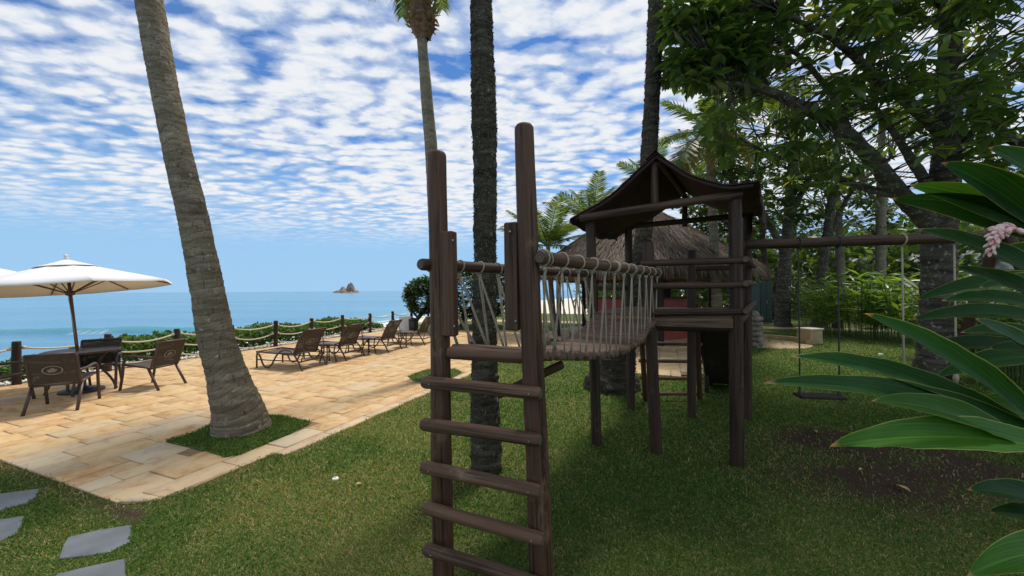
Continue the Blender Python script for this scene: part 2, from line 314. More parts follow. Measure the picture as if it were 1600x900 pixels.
bigleaf('ginger_leaf', (0.006, 0.030, 0.006), (0.026, 0.090, 0.016), (0.34, 0.36, 0.10), (0.45, 0.24, 0.12))
bigleaf('ginger_leaf_young', (0.024, 0.090, 0.008), (0.065, 0.17, 0.020), (0.38, 0.38, 0.12), (0.45, 0.28, 0.12))

# ------------------------------------------------------------------ object helpers
def tag(o, label=None, cat=None, group=None, kind=None):
    if label: o['label'] = label
    if cat: o['category'] = cat
    if group: o['group'] = group
    if kind: o['kind'] = kind
    return o
def link(name, me, parent=None, mtx=None):
    o = bpy.data.objects.new(name, me); COL.objects.link(o)
    if parent is not None: o.parent = parent
    if mtx is not None: o.matrix_local = mtx
    return o
def thing(name, label, cat, loc=(0, 0, 0), rz=0.0, group=None):
    o = link(name, None); o.location = loc; o.rotation_euler = (0, 0, rz); o.empty_display_size = 0.1
    return tag(o, label, cat, group)
def npmesh(name, V, F, mats, smooth=False, attrs=None, midx=None):
    V = np.asarray(V, dtype=np.float32).reshape(-1, 3); F = np.asarray(F, dtype=np.int32)
    me = bpy.data.meshes.new(name); k = F.shape[1]
    me.vertices.add(len(V)); me.vertices.foreach_set('co', V.ravel())
    me.loops.add(F.size); me.loops.foreach_set('vertex_index', F.ravel())
    me.polygons.add(len(F)); me.polygons.foreach_set('loop_start', np.arange(0, F.size, k, dtype=np.int32)); me.polygons.foreach_set('loop_total', np.full(len(F), k, dtype=np.int32))
    if smooth: me.polygons.foreach_set('use_smooth', np.ones(len(F), dtype=bool))
    for m in ([mats] if isinstance(mats, str) else mats): me.materials.append(MATS[m])
    if midx is not None: me.polygons.foreach_set('material_index', np.asarray(midx, dtype=np.int32))
    for an, (typ, data) in (attrs or {}).items():
        a = me.attributes.new(an, typ, 'POINT'); a.data.foreach_set('value' if typ == 'FLOAT' else 'vector', np.asarray(data, dtype=np.float32).ravel())
    me.update(calc_edges=True); return me
class MB:
    def __init__(s): s.v = []; s.f = []; s.mi = []; s.sm = []
    def add(s, vs_, fs, mi=0, sm=False):
        b = len(s.v); s.v += [tuple(p) for p in vs_]
        for f in fs: s.f.append(tuple(i + b for i in f)); s.mi.append(mi); s.sm.append(sm)
    def box(s, c, d, mi=0, rz=0.0, bev=0.0):
        x, y, z = (d[0] / 2, d[1] / 2, d[2] / 2); cr, sr = math.cos(rz), math.sin(rz)
        P = []
        if bev <= 0:
            for sx, sy, sz in ((-1,-1,-1),(1,-1,-1),(1,1,-1),(-1,1,-1),(-1,-1,1),(1,-1,1),(1,1,1),(-1,1,1)): P.append((sx*x, sy*y, sz*z))
            Fs = [(3,2,1,0),(4,5,6,7),(0,1,5,4),(1,2,6,5),(2,3,7,6),(3,0,4,7)]
        else:
            for sz, ins in ((-1, bev), (-1, 0), (1, 0), (1, bev)):
                zz = sz * (z if ins else z - bev)
                for sx, sy in ((-1,-1),(1,-1),(1,1),(-1,1)): P.append((sx*(x-ins), sy*(y-ins), zz))
            Fs = [(3,2,1,0),(12,13,14,15)]
            for k in range(3):
                for i in range(4): Fs.append((k*4+i, k*4+(i+1)%4, k*4+4+(i+1)%4, k*4+4+i))
        s.add([(c[0]+p[0]*cr-p[1]*sr, c[1]+p[0]*sr+p[1]*cr, c[2]+p[2]) for p in P], Fs, mi)
    def tube(s, pts, rad, n=8, mi=0, cap=True, capmi=None, closed=False):
        pts = [Vector(p) for p in pts]; m = len(pts)
        rad = [rad]*m if isinstance(rad, (int, float)) else rad
        T = []
        for i in range(m):
            a = pts[(i-1) % m] if (closed or i > 0) else pts[0]; b = pts[(i+1) % m] if (closed or i < m-1) else pts[-1]
            T.append((b-a).normalized())
        ref = Vector((0,0,1)) if abs(T[0].z) < 0.9 else Vector((1,0,0))
        u = T[0].cross(ref).normalized(); P = []
        for i in range(m):
            u = (u - T[i]*u.dot(T[i])); u = u.normalized() if u.length > 1e-6 else T[i].orthogonal().normalized()
            v = T[i].cross(u)
            for k in range(n):
                a = 2*math.pi*k/n; P.append(pts[i] + (u*math.cos(a)+v*math.sin(a))*rad[i])
        Fs = []
        for i in range(m if closed else m-1):
            j = (i+1) % m
            for k in range(n): Fs.append((i*n+k, i*n+(k+1)%n, j*n+(k+1)%n, j*n+k))
        s.add(P, Fs, mi, True)
        if cap and not closed:
            b = len(s.v) - m*n; cm = mi if capmi is None else capmi
            s.f.append(tuple(b+k for k in reversed(range(n)))); s.mi.append(cm); s.sm.append(False)
            s.f.append(tuple(b+(m-1)*n+k for k in range(n))); s.mi.append(cm); s.sm.append(False)
    def lathe(s, prof, n=16, c=(0,0,0), mi=0, sm=True):
        P = []; Fs = []
        for r, z in prof:
            for k in range(n):
                a = 2*math.pi*k/n; P.append((c[0]+r*math.cos(a), c[1]+r*math.sin(a), c[2]+z))
        for i in range(len(prof)-1):
            for k in range(n): Fs.append((i*n+k, i*n+(k+1)%n, (i+1)*n+(k+1)%n, (i+1)*n+k))
        s.add(P, Fs, mi, sm)
    def mesh(s, name, mats):
        me = bpy.data.meshes.new(name); me.from_pydata([tuple(v) for v in s.v], [], s.f)
        for m in ([mats] if isinstance(mats, str) else mats): me.materials.append(MATS[m])
        me.polygons.foreach_set('material_index', s.mi); me.polygons.foreach_set('use_smooth', s.sm); me.update(); return me
    def build(s, name, mats, parent=None, mtx=None): return link(name, s.mesh(name, mats), parent, mtx)
def axis_mtx(p0, p1):
    d = (p1 - p0); q = d.to_track_quat('Z', 'Y'); return Matrix.Translation(p0) @ q.to_matrix().to_4x4()
def log(name, p0, p1, r0, r1=None, m='stained_log', parent=None, base=Vector((0,0,0)), n=14, seg=None, jig=0.03, half=False):
    """a peeled log: local Z along its length, eased ends, slightly uneven"""
    p0 = Vector(p0); p1 = Vector(p1); r1 = r0 if r1 is None else r1; L = (p1-p0).length; seg = seg or max(3, int(L/0.22))
    b = MB(); so = random.uniform(0, 50); prof = [(0.0, 0.80), (0.012, 0.97), (0.03, 1.0)] + [(L*(i+1)/(seg+1), 1.0) for i in range(seg)] + [(L-0.03, 1.0), (L-0.012, 0.97), (L, 0.80)]
    P = []
    for z, k in prof:
        rr = r0 + (r1-r0)*z/L; bx = 0.006*mnoise.noise((so, z*1.3, 0)); by = 0.006*mnoise.noise((so+9, z*1.3, 5))
        for i in range(n):
            a = 2*math.pi*i/n; j = 1 + jig*mnoise.noise((math.cos(a)*1.3+so, math.sin(a)*1.3, z*2.2))*1.6
            y = math.sin(a)
            if half and y < 0: y *= 0.25
            P.append((bx+rr*k*j*math.cos(a), by+rr*k*j*y, z))
    Fs = [(i*n+k, i*n+(k+1)%n, (i+1)*n+(k+1)%n, (i+1)*n+k) for i in range(len(prof)-1) for k in range(n)]
    b.add(P, Fs, 0, True); M_ = len(prof)-1
    b.f.append(tuple(reversed(range(n)))); b.mi.append(1); b.sm.append(False)
    b.f.append(tuple(M_*n+k for k in range(n))); b.mi.append(1); b.sm.append(False)
    return b.build(name, [m, 'end_grain'], parent, axis_mtx(p0-base, p1-base))
def bez(p0, p1, p2, n):
    return [p0*(1-t)**2 + p1*2*t*(1-t) + p2*t*t for t in [i/(n-1) for i in range(n)]]
def sag(p0, p1, s, n=9):
    return [p0.lerp(p1, i/(n-1)) - Vector((0,0,s*4*(i/(n-1))*(1-i/(n-1)))) for i in range(n)]
def crom(pts, n=8):
    pts = [Vector(p) for p in pts]; q = [pts[0]*2-pts[1]] + pts + [pts[-1]*2-pts[-2]]; out = []
    for i in range(1, len(q)-2):
        for k in range(n):
            t = k/n; a, b, c, d = q[i-1], q[i], q[i+1], q[i+2]
            out.append(0.5*((2*b)+(c-a)*t+(2*a-5*b+4*c-d)*t*t+(3*b-a-3*c+d)*t**3))
    out.append(pts[-1]); return out
def leaf_cloud(C, A, U, L, W, fold=0.12, wide=0.5, shape=4):
    """C base points, A axis, U up hint, L length, W width arrays -> folded 4-triangle leaves"""
    A = A/np.linalg.norm(A, axis=1, keepdims=True); S = np.cross(A, U); S /= np.linalg.norm(S, axis=1, keepdims=True)+1e-9; Nn = np.cross(S, A)
    L = L[:, None]; W = W[:, None]
    b = C; m = C + A*L*wide - Nn*W*fold; l = C + A*L*wide - S*W*0.5 + Nn*W*0.12; r = C + A*L*wide + S*W*0.5 + Nn*W*0.12; t = C + A*L - Nn*L*0.10
    V = np.stack([b, m, l, r, t], 1).reshape(-1, 3); n = len(C); o = (np.arange(n)*5)[:, None]
    F = np.concatenate([o+np.array([[0,3,1]]), o+np.array([[0,1,2]]), o+np.array([[1,3,4]]), o+np.array([[1,4,2]])], 0)
    return V, F
def leaf_cloud8(C, A, U, L, W, fold=0.10):
    A = A/np.linalg.norm(A, axis=1, keepdims=True); S = np.cross(A, U); S /= np.linalg.norm(S, axis=1, keepdims=True)+1e-9; Nn = np.cross(S, A)
    L = L[:, None]; W = W[:, None]; P = [C]
    for k, w_, d in ((0.34, 0.36, 0.02), (0.72, 0.46, 0.035)):
        c = C+A*L*k+Nn*L*d; P += [c-S*W*w_+Nn*W*0.06, c-Nn*W*fold, c+S*W*w_+Nn*W*0.06]
    P.append(C+A*L-Nn*L*0.08)
    V = np.stack(P, 1).reshape(-1, 3); o = (np.arange(len(C))*8)[:, None]
    F = np.concatenate([o+np.array([t]) for t in ((0, 3, 2), (0, 2, 1), (2, 3, 6), (2, 6, 5), (1, 2, 5), (1, 5, 4), (5, 6, 7), (5, 7, 4))], 0)
    return V, F
def leaf_mesh8(name, C, A, U, L, W, mtl, tint):
    V, F = leaf_cloud8(C, A, U, L, W); return npmesh(name, V, F, mtl, True, {'tint': ('FLOAT', np.repeat(tint, 8))})
def leaf_mesh(name, C, A, U, L, W, mtl, tint=None, **k):
    V, F = leaf_cloud(np.asarray(C), np.asarray(A), np.asarray(U), np.asarray(L), np.asarray(W), **k)
    tint = rng.random(len(C)) if tint is None else tint
    return npmesh(name, V, F, mtl, True, {'tint': ('FLOAT', np.repeat(tint, 5))})
def unit(n):
    v = rng.normal(size=(n, 3)); return v/np.linalg.norm(v, axis=1, keepdims=True)
# ------------------------------------------------------------------ setting
O0 = Vector((-2.74, 2.81, 0)); UU = Vector((0.37, 0.93, 0)).normalized(); VV = Vector((-UU.y, UU.x, 0))
PW, PL = 6.95, 11.8                                   # patio width (to the sea) and length
def uv(u, v, z=0.0): return O0 + UU*u + VV*v + Vector((0, 0, z))
def touv(x, y):
    dx, dy = x-O0.x, y-O0.y; return dx*UU.x+dy*UU.y, dx*VV.x+dy*VV.y
_vn = rng.random((256, 256))
def vnoise(x, y, sc):
    x = np.asarray(x)*sc+300.0; y = np.asarray(y)*sc+300.0; xi = np.floor(x).astype(int); yi = np.floor(y).astype(int)
    fx = x-xi; fy = y-yi; fx = fx*fx*(3-2*fx); fy = fy*fy*(3-2*fy); q = lambda a, b: _vn[a % 256, b % 256]
    return (q(xi, yi)*(1-fx)+q(xi+1, yi)*fx)*(1-fy)+(q(xi, yi+1)*(1-fx)+q(xi+1, yi+1)*fx)*fy
def fnoise(x, y, sc): return 0.55*vnoise(x, y, sc)+0.3*vnoise(x, y, sc*2.3)+0.15*vnoise(x, y, sc*5.1)
def bare(x, y):
    x = np.asarray(x, float); y = np.asarray(y, float)
    e = np.sqrt(((x-3.45)/1.55)**2+((y-3.55)/0.75)**2); e2 = np.sqrt(((x-3.4)/1.7)**2+((y-2.5)/0.9)**2)
    m = 0.9*np.clip(1.5-e*1.05, 0, 1)+0.5*np.clip(1.3-e2, 0, 1)
    u = (x-O0.x)*UU.x+(y-O0.y)*UU.y; v = (x-O0.x)*VV.x+(y-O0.y)*VV.y
    m += 0.75*np.exp(-((u+0.05)/0.11)**2)*(v > -0.15)
    m += 0.35*np.exp(-((v+0.05)/0.10)**2)*(u > -0.1)
    m += 0.5*np.clip(1-np.hypot(x-0.2, y-3.4)/0.7, 0, 1)+0.55*np.clip(1-np.hypot(x+0.15, y-1.75)/0.55, 0, 1)+0.8*np.clip(1-np.hypot(x-3.25, y-4.1)/0.6, 0, 1)
    return np.clip(m*(0.45+1.1*fnoise(x, y, 1.7)), 0, 1)
def build_lawn():
    us = np.concatenate([np.linspace(-12, -4, 9)[:-1], np.arange(-4, 8, 0.12), np.linspace(8, 24, 30), np.linspace(26, 90, 17)])
    vs_ = np.concatenate([np.linspace(-90, -12, 18)[:-1], np.arange(-12, 4, 0.12), np.linspace(4, 7.9, 12)])
    UG, VG = np.meshgrid(us, vs_, indexing='ij')
    X = O0.x+UU.x*UG+VV.x*VG; Y = O0.y+UU.y*UG+VV.y*VG
    Z = (fnoise(X, Y, 0.8)-0.5)*0.03*np.clip(-VG/0.8, 0, 1)
    n = len(vs_); i, j = np.meshgrid(np.arange(len(us)-1), np.arange(n-1), indexing='ij')
    F = np.stack([i*n+j, (i+1)*n+j, (i+1)*n+j+1, i*n+j+1], -1).reshape(-1, 4)
    keep = ~((us[i].ravel() >= 22.9) & (vs_[j].ravel() > -14)); F = F[keep]
    o = link('lawn', npmesh('lawn', np.stack([X, Y, Z], -1), F, 'lawn_soil', True, {'bare': ('FLOAT', bare(X, Y).ravel())}))
    tag(o, 'mown lawn with dry straw patches and bare brown earth under the trees', 'lawn', kind='structure')
build_lawn()
def bank():
    b = MB(); P = []; k = 40
    for i in range(k):
        u = -14+i*(37.5/(k-1))
        for j, (v, z) in enumerate(((7.85, -0.003), (8.3, -0.25), (9.2, -1.2), (11.5, -3.4))): P.append(uv(u, v+0.25*mnoise.noise((u*0.6, j, 3)), z))
    b.add(P, [(i*4+j, (i+1)*4+j, (i+1)*4+j+1, i*4+j+1) for i in range(k-1) for j in range(3)], 0, True)
    # the end of the terrace, dropping to the beach
    P = [uv(22.9, v, z) + UU*d for v in np.linspace(-14, 8.2, 12) for z, d in ((-0.003, 0), (-1.2, 1.0), (-3.3, 4.0))]
    b.add(P, [(i*3+j, i*3+j+1, (i+1)*3+j+1, (i+1)*3+j) for i in range(11) for j in range(2)], 0, True)
    tag(b.build('embankment', 'sand'), 'sandy bank falling from the terrace to the beach', 'bank', kind='structure')
bank()
SHORE = [(-34, 8), (-24, 30), (-18.7, 47), (-12.4, 75), (-4, 110), (12, 160), (60, 260), (400, 600)]
def shore_x(y): return np.interp(y, [p[1] for p in SHORE], [p[0] for p in SHORE])
def beach():
    ys = np.linspace(4, 300, 75); b = MB(); P = []
    for y in ys:
        x0 = float(shore_x(y)) + 0.8*mnoise.noise((y*0.12, 0, 0))
        P += [(x0-4, y, -3.5), (x0, y, -2.98), (x0+3, y, -2.86), (x0+10, y, -2.6), (x0+90, y, -2.5)]
    b.add(P, [(i*5+j, i*5+j+1, (i+1)*5+j+1, (i+1)*5+j) for i in range(len(ys)-1) for j in range(4)], 0, True)
    tag(b.build('beach', 'sand'), 'pale sand beach beyond the rope fence', 'beach', kind='structure')
beach()
def sea():
    az = np.radians(np.linspace(-86, 60, 240)); r = np.concatenate([np.linspace(14, 34, 18)[:-1], np.linspace(34, 75, 120)[:-1], np.geomspace(75, 15000, 110)])
    A, Rr = np.meshgrid(az, r, indexing='ij'); X = np.sin(A)*Rr; Y = np.cos(A)*Rr
    yc = 44+3*(fnoise(X, X*0, 0.05)-0.5)-0.03*(X+40); amp = np.clip((-13-X)/8, 0, 1)*(0.45+0.5*fnoise(X, X*0+9, 0.12))
    t = (Y-yc); ridge = amp*np.where(t < 0, np.exp(-(t/0.9)**2), np.exp(-(t/2.8)**2))
    yc2 = 66+6*(fnoise(X, X*0+40, 0.04)-0.5); ridge += 0.22*np.exp(-((Y-yc2)/2.2)**2)*fnoise(X, X*0+77, 0.07)
    yc3 = 34.5+3*(fnoise(X, X*0+20, 0.06)-0.5); ridge += 0.16*np.exp(-((Y-yc3)/1.3)**2)
    sw = 0.10*np.sin(Y*0.45+3*fnoise(X, Y, 0.05)*3)*np.exp(-Y/160)
    Z = -3.0+ridge+sw
    off = X-shore_x(Y)
    shoal = np.clip(ridge*1.6, 0, 1)*0.75+np.clip(1+off/18, 0, 1)*0.5
    foam = np.clip(1.25-np.abs(off+0.5+3.0*(fnoise(X, Y, 0.2)-0.5))/2.6, 0, 1)+0.7*np.clip(1-np.abs(off+8+5*(fnoise(X, Y, 0.13)-0.5))/0.9, 0, 1)*(fnoise(X, Y, .3) > .45)
    foam += 0.45*np.clip(1-np.abs(t+1.1)/0.35, 0, 1)*np.clip((fnoise(X, Y, 0.35)-0.62)*8, 0, 1)*(X < -20)
    m = len(r); i, j = np.meshgrid(np.arange(len(az)-1), np.arange(m-1), indexing='ij')
    F = np.stack([i*m+j, (i+1)*m+j, (i+1)*m+j+1, i*m+j+1], -1).reshape(-1, 4)
    o = link('sea', npmesh('sea', np.stack([X, Y, Z], -1), F, 'sea_water', True, {'shoal': ('FLOAT', np.clip(shoal, 0, 1).ravel()), 'foam': ('FLOAT', np.clip(foam, 0, 1).ravel())}))
    tag(o, 'calm blue sea with one green swell rolling in', 'sea', kind='structure')
sea()
def island():
    c = at(541, 457, 900); b = MB(); n = 44; P = []; Fs = []
    K = 16
    for i in range(n):
        for j in range(K):
            x = (i/(n-1)-0.5)*66; y = (j/(K-1)-0.5)*40; e = max(0, 1-(x/33)**2-(y/20)**2)
            h = 8*e**0.7*(0.7+0.6*mnoise.noise((x*0.06, y*0.06, 2))) + 12*max(0, 1-((x-10)/9.5)**2-(y/9)**2)**0.55 + 4*max(0, 1-((x+8)/8)**2-(y/8)**2)
            h += (2.6*mnoise.noise((x*0.22, y*0.22, 7))+1.2*mnoise.noise((x*.6, y*.6, 9)))*min(1, e*3); P.append((c.x+x, c.y+y, -4+max(0, h)*1.45))
    b.add(P, [(i*K+j, (i+1)*K+j, (i+1)*K+j+1, i*K+j+1) for i in range(n-1) for j in range(K-1)], 0, False)
    tag(b.build('rocky_island', 'island_rock'), 'small bare brown rock island on the horizon', 'island', kind='structure')
island()

# ---- patio of sandstone
def inpoly(p, poly):
    x, y = p; c = False; j = len(poly)-1
    for i in range(len(poly)):
        if (poly[i][1] > y) != (poly[j][1] > y) and x < (poly[j][0]-poly[i][0])*(y-poly[i][1])/(poly[j][1]-poly[i][1])+poly[i][0]: c = not c
        j = i
    return c
bed_px = [(258, 693), (300, 680), (345, 660), (400, 652), (440, 652), (487, 663), (440, 686), (378, 713), (352, 719), (318, 707)]
BED1 = [g(*p).xy for p in bed_px]
BED2 = [g(*p).xy for p in [(636, 590), (660, 581), (690, 577), (712, 578), (722, 583), (706, 592), (670, 598), (645, 596)]]
def round_corner(u, v, r=0.32):
    if u < r and v < r:
        d = math.hypot(u-r, v-r)
        if d > r: return r+(u-r)*r/d, r+(v-r)*r/d
    return u, v
def stone_piece(corners, top, tint, bot=-0.02):
    """4 uv corners -> eased slab"""
    cu = sum(c[0] for c in corners)/4; cv = sum(c[1] for c in corners)/4
    V = []
    for (ins, z) in ((0, bot), (0, top-0.004), (0.006, top)):
        for (u, v) in corners:
            d = math.hypot(u-cu, v-cv); k = 1-ins/max(d, 0.02); u2, v2 = round_corner(cu+(u-cu)*k, cv+(v-cv)*k)
            V.append(uv(u2, v2, z + (0.002*mnoise.noise((u*3, v*3, 0)) if z > 0 else 0)))
    F = [(8, 9, 10, 11)] + [(k*4+i, k*4+(i+1) % 4, k*4+4+(i+1) % 4, k*4+4+i) for k in range(2) for i in range(4)]
    F = [f if True else f for f in F]
    return V, F, tint
def tint_for(u, v):
    r = random.random()
    if u < 1.5 and v < 2.2 and random.random() < 0.62: return random.uniform(0.84, 1.0)
    if v < 0: return random.uniform(0.86, 1.0)
    return r*0.80 if random.random() < 0.9 else random.uniform(0.8, 0.95)
def pave(us, vs_, inside, wr, lr, seed):
    rnd = random.Random(seed); out = []; v = vs_[0]
    while v < vs_[1]-0.05:
        wd = min(rnd.choice(wr), vs_[1]-v)
        if vs_[1]-v-wd < 0.1: wd = vs_[1]-v
        u = us[0]-rnd.uniform(0, 0.3); first = True
        while u < us[1]:
            ln = rnd.uniform(*lr); a = max(u, us[0]); b_ = min(u+ln, us[1])
            if b_-a > 0.08:
                # now and then a strip tile is split in two narrow ones
                subs = [(v, v+wd)] if wd < 0.36 or rnd.random() < 0.6 else [(v, v+wd*0.45), (v+wd*0.45, v+wd)]
                for va, vb in subs:
                    if inside((a+b_)/2, (va+vb)/2): out.append((a, b_, va, vb))
            u += ln
        v += wd
    return out
def build_pave(root, tiles, top=0.016, gap=0.005, limit=300, tintf=tint_for):
    S = []
    for a, b_, va, vb in tiles:
        c = uv((a+b_)/2, (va+vb)/2); D = max(c.y, 0.3); px = 800+600*c.x/D; py = 453+600*1.6/D
        S.append(((b_-a)*(vb-va)/D**3 if -60 < px < 1660 and py < 960 else 0, (a, b_, va, vb)))
    S.sort(key=lambda q: -q[0]); rest = []
    for k, (sc, (a, b_, va, vb)) in enumerate(S):
        j = lambda: random.uniform(-0.003, 0.003)
        cs = [(a+gap+j(), va+gap+j()), (b_-gap+j(), va+gap+j()), (b_-gap+j(), vb-gap+j()), (a+gap+j(), vb-gap+j())]
        V, F, t = stone_piece(cs, top+random.uniform(-0.003, 0.004), tintf((a+b_)/2, (va+vb)/2))
        if k < limit and sc > 0:
            link('paving_stone', npmesh('paving_stone', V, F, 'sandstone', False, {'tint': ('FLOAT', [t]*12)}), root)
        else: rest.append((V, F, t))
    if rest:
        VV_ = np.array([tuple(p) for V, F, t in rest for p in V]); FF = np.concatenate([np.array(F)+12*i for i, (V, F, t) in enumerate(rest)])
        o = link('far_paving_stones', npmesh('far_paving_stones', VV_, FF, 'sandstone', False, {'tint': ('FLOAT', np.repeat([t for _, _, t in rest], 12))}), root); o['kind'] = 'stuff'
def patio():
    b = MB(); pts = []
    for i in range(7):
        a = math.pi+math.pi/2*i/6; pts.append(uv(0.32+0.32*math.cos(a), 0.32+0.32*math.sin(a), 0.005))
    pts = pts + [uv(PL, 0, 0.005), uv(PL, PW+0.75, 0.005), uv(0, PW+0.75, 0.005)]
    n = len(pts); b.add(pts, [tuple(range(n))])
    root = b.build('patio', 'mortar'); tag(root, 'patio of golden sandstone slabs between lawn and rope fence', 'patio', kind='structure')
    def inside(u, v):
        p = uv(u, v).xy
        return not inpoly(p, BED1) and not inpoly(p, BED2)
    tiles = pave((0, PL), (0.0, PW), inside, (0.22, 0.28, 0.33, 0.40, 0.46), (0.28, 0.62), 3)
    rnd = random.Random(5); u = 1.05
    while u < PL-0.3:                                   # pale kerb row along the lawn
        ln = rnd.uniform(0.38, 0.7)
        if not (0.98 < u < 1.0): tiles.append((u, min(u+ln, PL), -0.15, -0.003))
        u += ln
    build_pave(root, tiles)
patio()
def bed(poly, z, lab, nm='grass_bed'):
    b = MB(); c = sum((Vector(p) for p in poly), Vector((0, 0)))/len(poly); P = []; n = len(poly)
    rings = [(1.0, 0.0), (0.97, z*0.75), (0.6, z), (0.0, z*1.3)]
    for k, zz in rings[:-1]:
        for p in poly: q = c+(Vector(p)-c)*k; P.append((q.x, q.y, zz))
    P.append((c.x, c.y, rings[-1][1])); Fs = [(k*n+i, k*n+(i+1) % n, (k+1)*n+(i+1) % n, (k+1)*n+i) for k in range(2) for i in range(n)]
    Fs += [(2*n+i, 2*n+(i+1) % n, 3*n) for i in range(n)]
    b.add(P, Fs, 0, True); me = b.mesh(nm, 'lawn_soil'); a = me.attributes.new('bare', 'FLOAT', 'POINT')
    tag(link(nm, me), lab, 'grass bed', kind='structure')
bed(BED1, 0.035, 'grass cut-out in the patio round the leaning palm'); bed(BED2, 0.03, 'grass cut-out in the patio round the slim palm')

TERR = [g(*p).xy for p in [(935, 560), (985, 581), (1030, 588), (1075, 587), (1110, 578), (1118, 560), (1104, 545), (1010, 542), (940, 546)]]
def terrace():
    b = MB(); b.add([(p.x, p.y, 0.02) for p in TERR], [tuple(range(len(TERR)))]); root = b.build('stone_terrace', 'mortar')
    tag(root, 'rounded patch of beige paving behind the climbing frame ladder', 'terrace', kind='structure')
    us = [touv(*p) for p in TERR]
    tl = pave((min(u for u, v in us), max(u for u, v in us)), (min(v for u, v in us), max(v for u, v in us)), lambda u, v: inpoly(uv(u, v).xy, TERR), (0.4, 0.5, 0.55), (0.5, 0.8), 8)
    build_pave(root, tl, top=0.03, tintf=lambda u, v: random.choice((0.4, 0.5, 0.6, 0.86, 0.9)))
terrace()
def far_path():
    b = MB(); a = [uv(16.2, v, 0.006) for v in np.linspace(7, -13, 12)]; c = [uv(17.4, v, 0.006) for v in np.linspace(7, -13, 12)]
    b.add(a+c, [(i, 12+i, 13+i, i+1) for i in range(11)]); tag(b.build('path', 'ochre_stone'), 'beige path crossing the far lawn', 'path', kind='structure')
far_path()
def polyslab(name, px, mtl, h, lab, cat, group=None):
    P = [g(*p) for p in px]; c = sum(P, Vector())/len(P); b = MB(); n = len(P)
    rows = [(1.0, -0.03), (1.0, h-0.006), (0.97, h)]; V = []
    for k, z in rows:
        for p in P: q = (p-c)*k; V.append((q.x, q.y, z))
    b.add(V, [tuple(2*n+i for i in range(n))]+[(k*n+i, k*n+(i+1) % n, k*n+n+(i+1) % n, k*n+n+i) for k in range(2) for i in range(n)])
    if sum((P[i].x*P[(i+1) % n].y-P[(i+1) % n].x*P[i].y) for i in range(n)) < 0: b.f = [tuple(reversed(f)) for f in b.f]
    o = b.build(name, mtl); o.location = (c.x, c.y, 0); return tag(o, lab, cat, group)
SG = 'slate stepping stones in the lawn'
SP = [([(-60, 784), (-20, 776), (62, 765), (57, 777), (40, 788), (0, 799), (-60, 812)], 'pointed blue slate stepping stone closest to the patio edge'),
      ([(-70, 832), (-10, 815), (38, 808), (34, 822), (24, 836), (0, 847), (-70, 870)], 'slate stepping stone with a broken tip between two others'),
      ([(106, 842), (150, 831), (206, 822), (202, 849), (170, 865), (130, 872), (91, 876), (99, 853)], 'whole five-sided slate stepping stone lying by itself in grass'),
      ([(88, 899), (140, 887), (196, 875), (196, 905), (200, 960), (40, 960)], 'slate stepping stone next to the whole five-sided one')]
for px, lab in SP: polyslab('stepping_stone', px, 'slate', 0.012, lab, 'stepping stone', SG)
STONES = [[g(*p).xy for p in px] for px, _ in SP]

# ---- grass blades
def grass(name, X, Y, Z, hs, ws, dry, lab):
    n = len(X); a = rng.random(n)*2*np.pi; lean = rng.uniform(0.25, 1.15, n); b2 = rng.random(n)*2*np.pi
    ax = np.stack([np.cos(b2)*np.sin(lean), np.sin(b2)*np.sin(lean), np.cos(lean)], 1); sd_ = np.stack([np.cos(a), np.sin(a), np.zeros(n)], 1)
    B = np.stack([X, Y, Z-0.004], 1); H = hs[:, None]; W = ws[:, None]; drop = np.zeros((n, 3)); drop[:, 2] = -0.16
    V = np.stack([B-sd_*W*0.35, B+sd_*W*0.35, B+ax*H*0.6+sd_*W*0.5, B+ax*H+drop*H, B+ax*H*0.6-sd_*W*0.5], 1).reshape(-1, 3)
    F = (np.arange(n)*5)[:, None]+np.array([[0, 1, 2, 3, 4]])
    t = np.clip(rng.beta(1.5, 2.4, n)*0.78+np.where(rng.random(n) < dry, rng.uniform(0.25, 0.6, n), 0), 0, 1)
    o = link(name, npmesh(name, V, F, 'grass_blade', False, {'tint': ('FLOAT', np.repeat(t, 5))})); tag(o, lab, 'grass', kind='stuff')
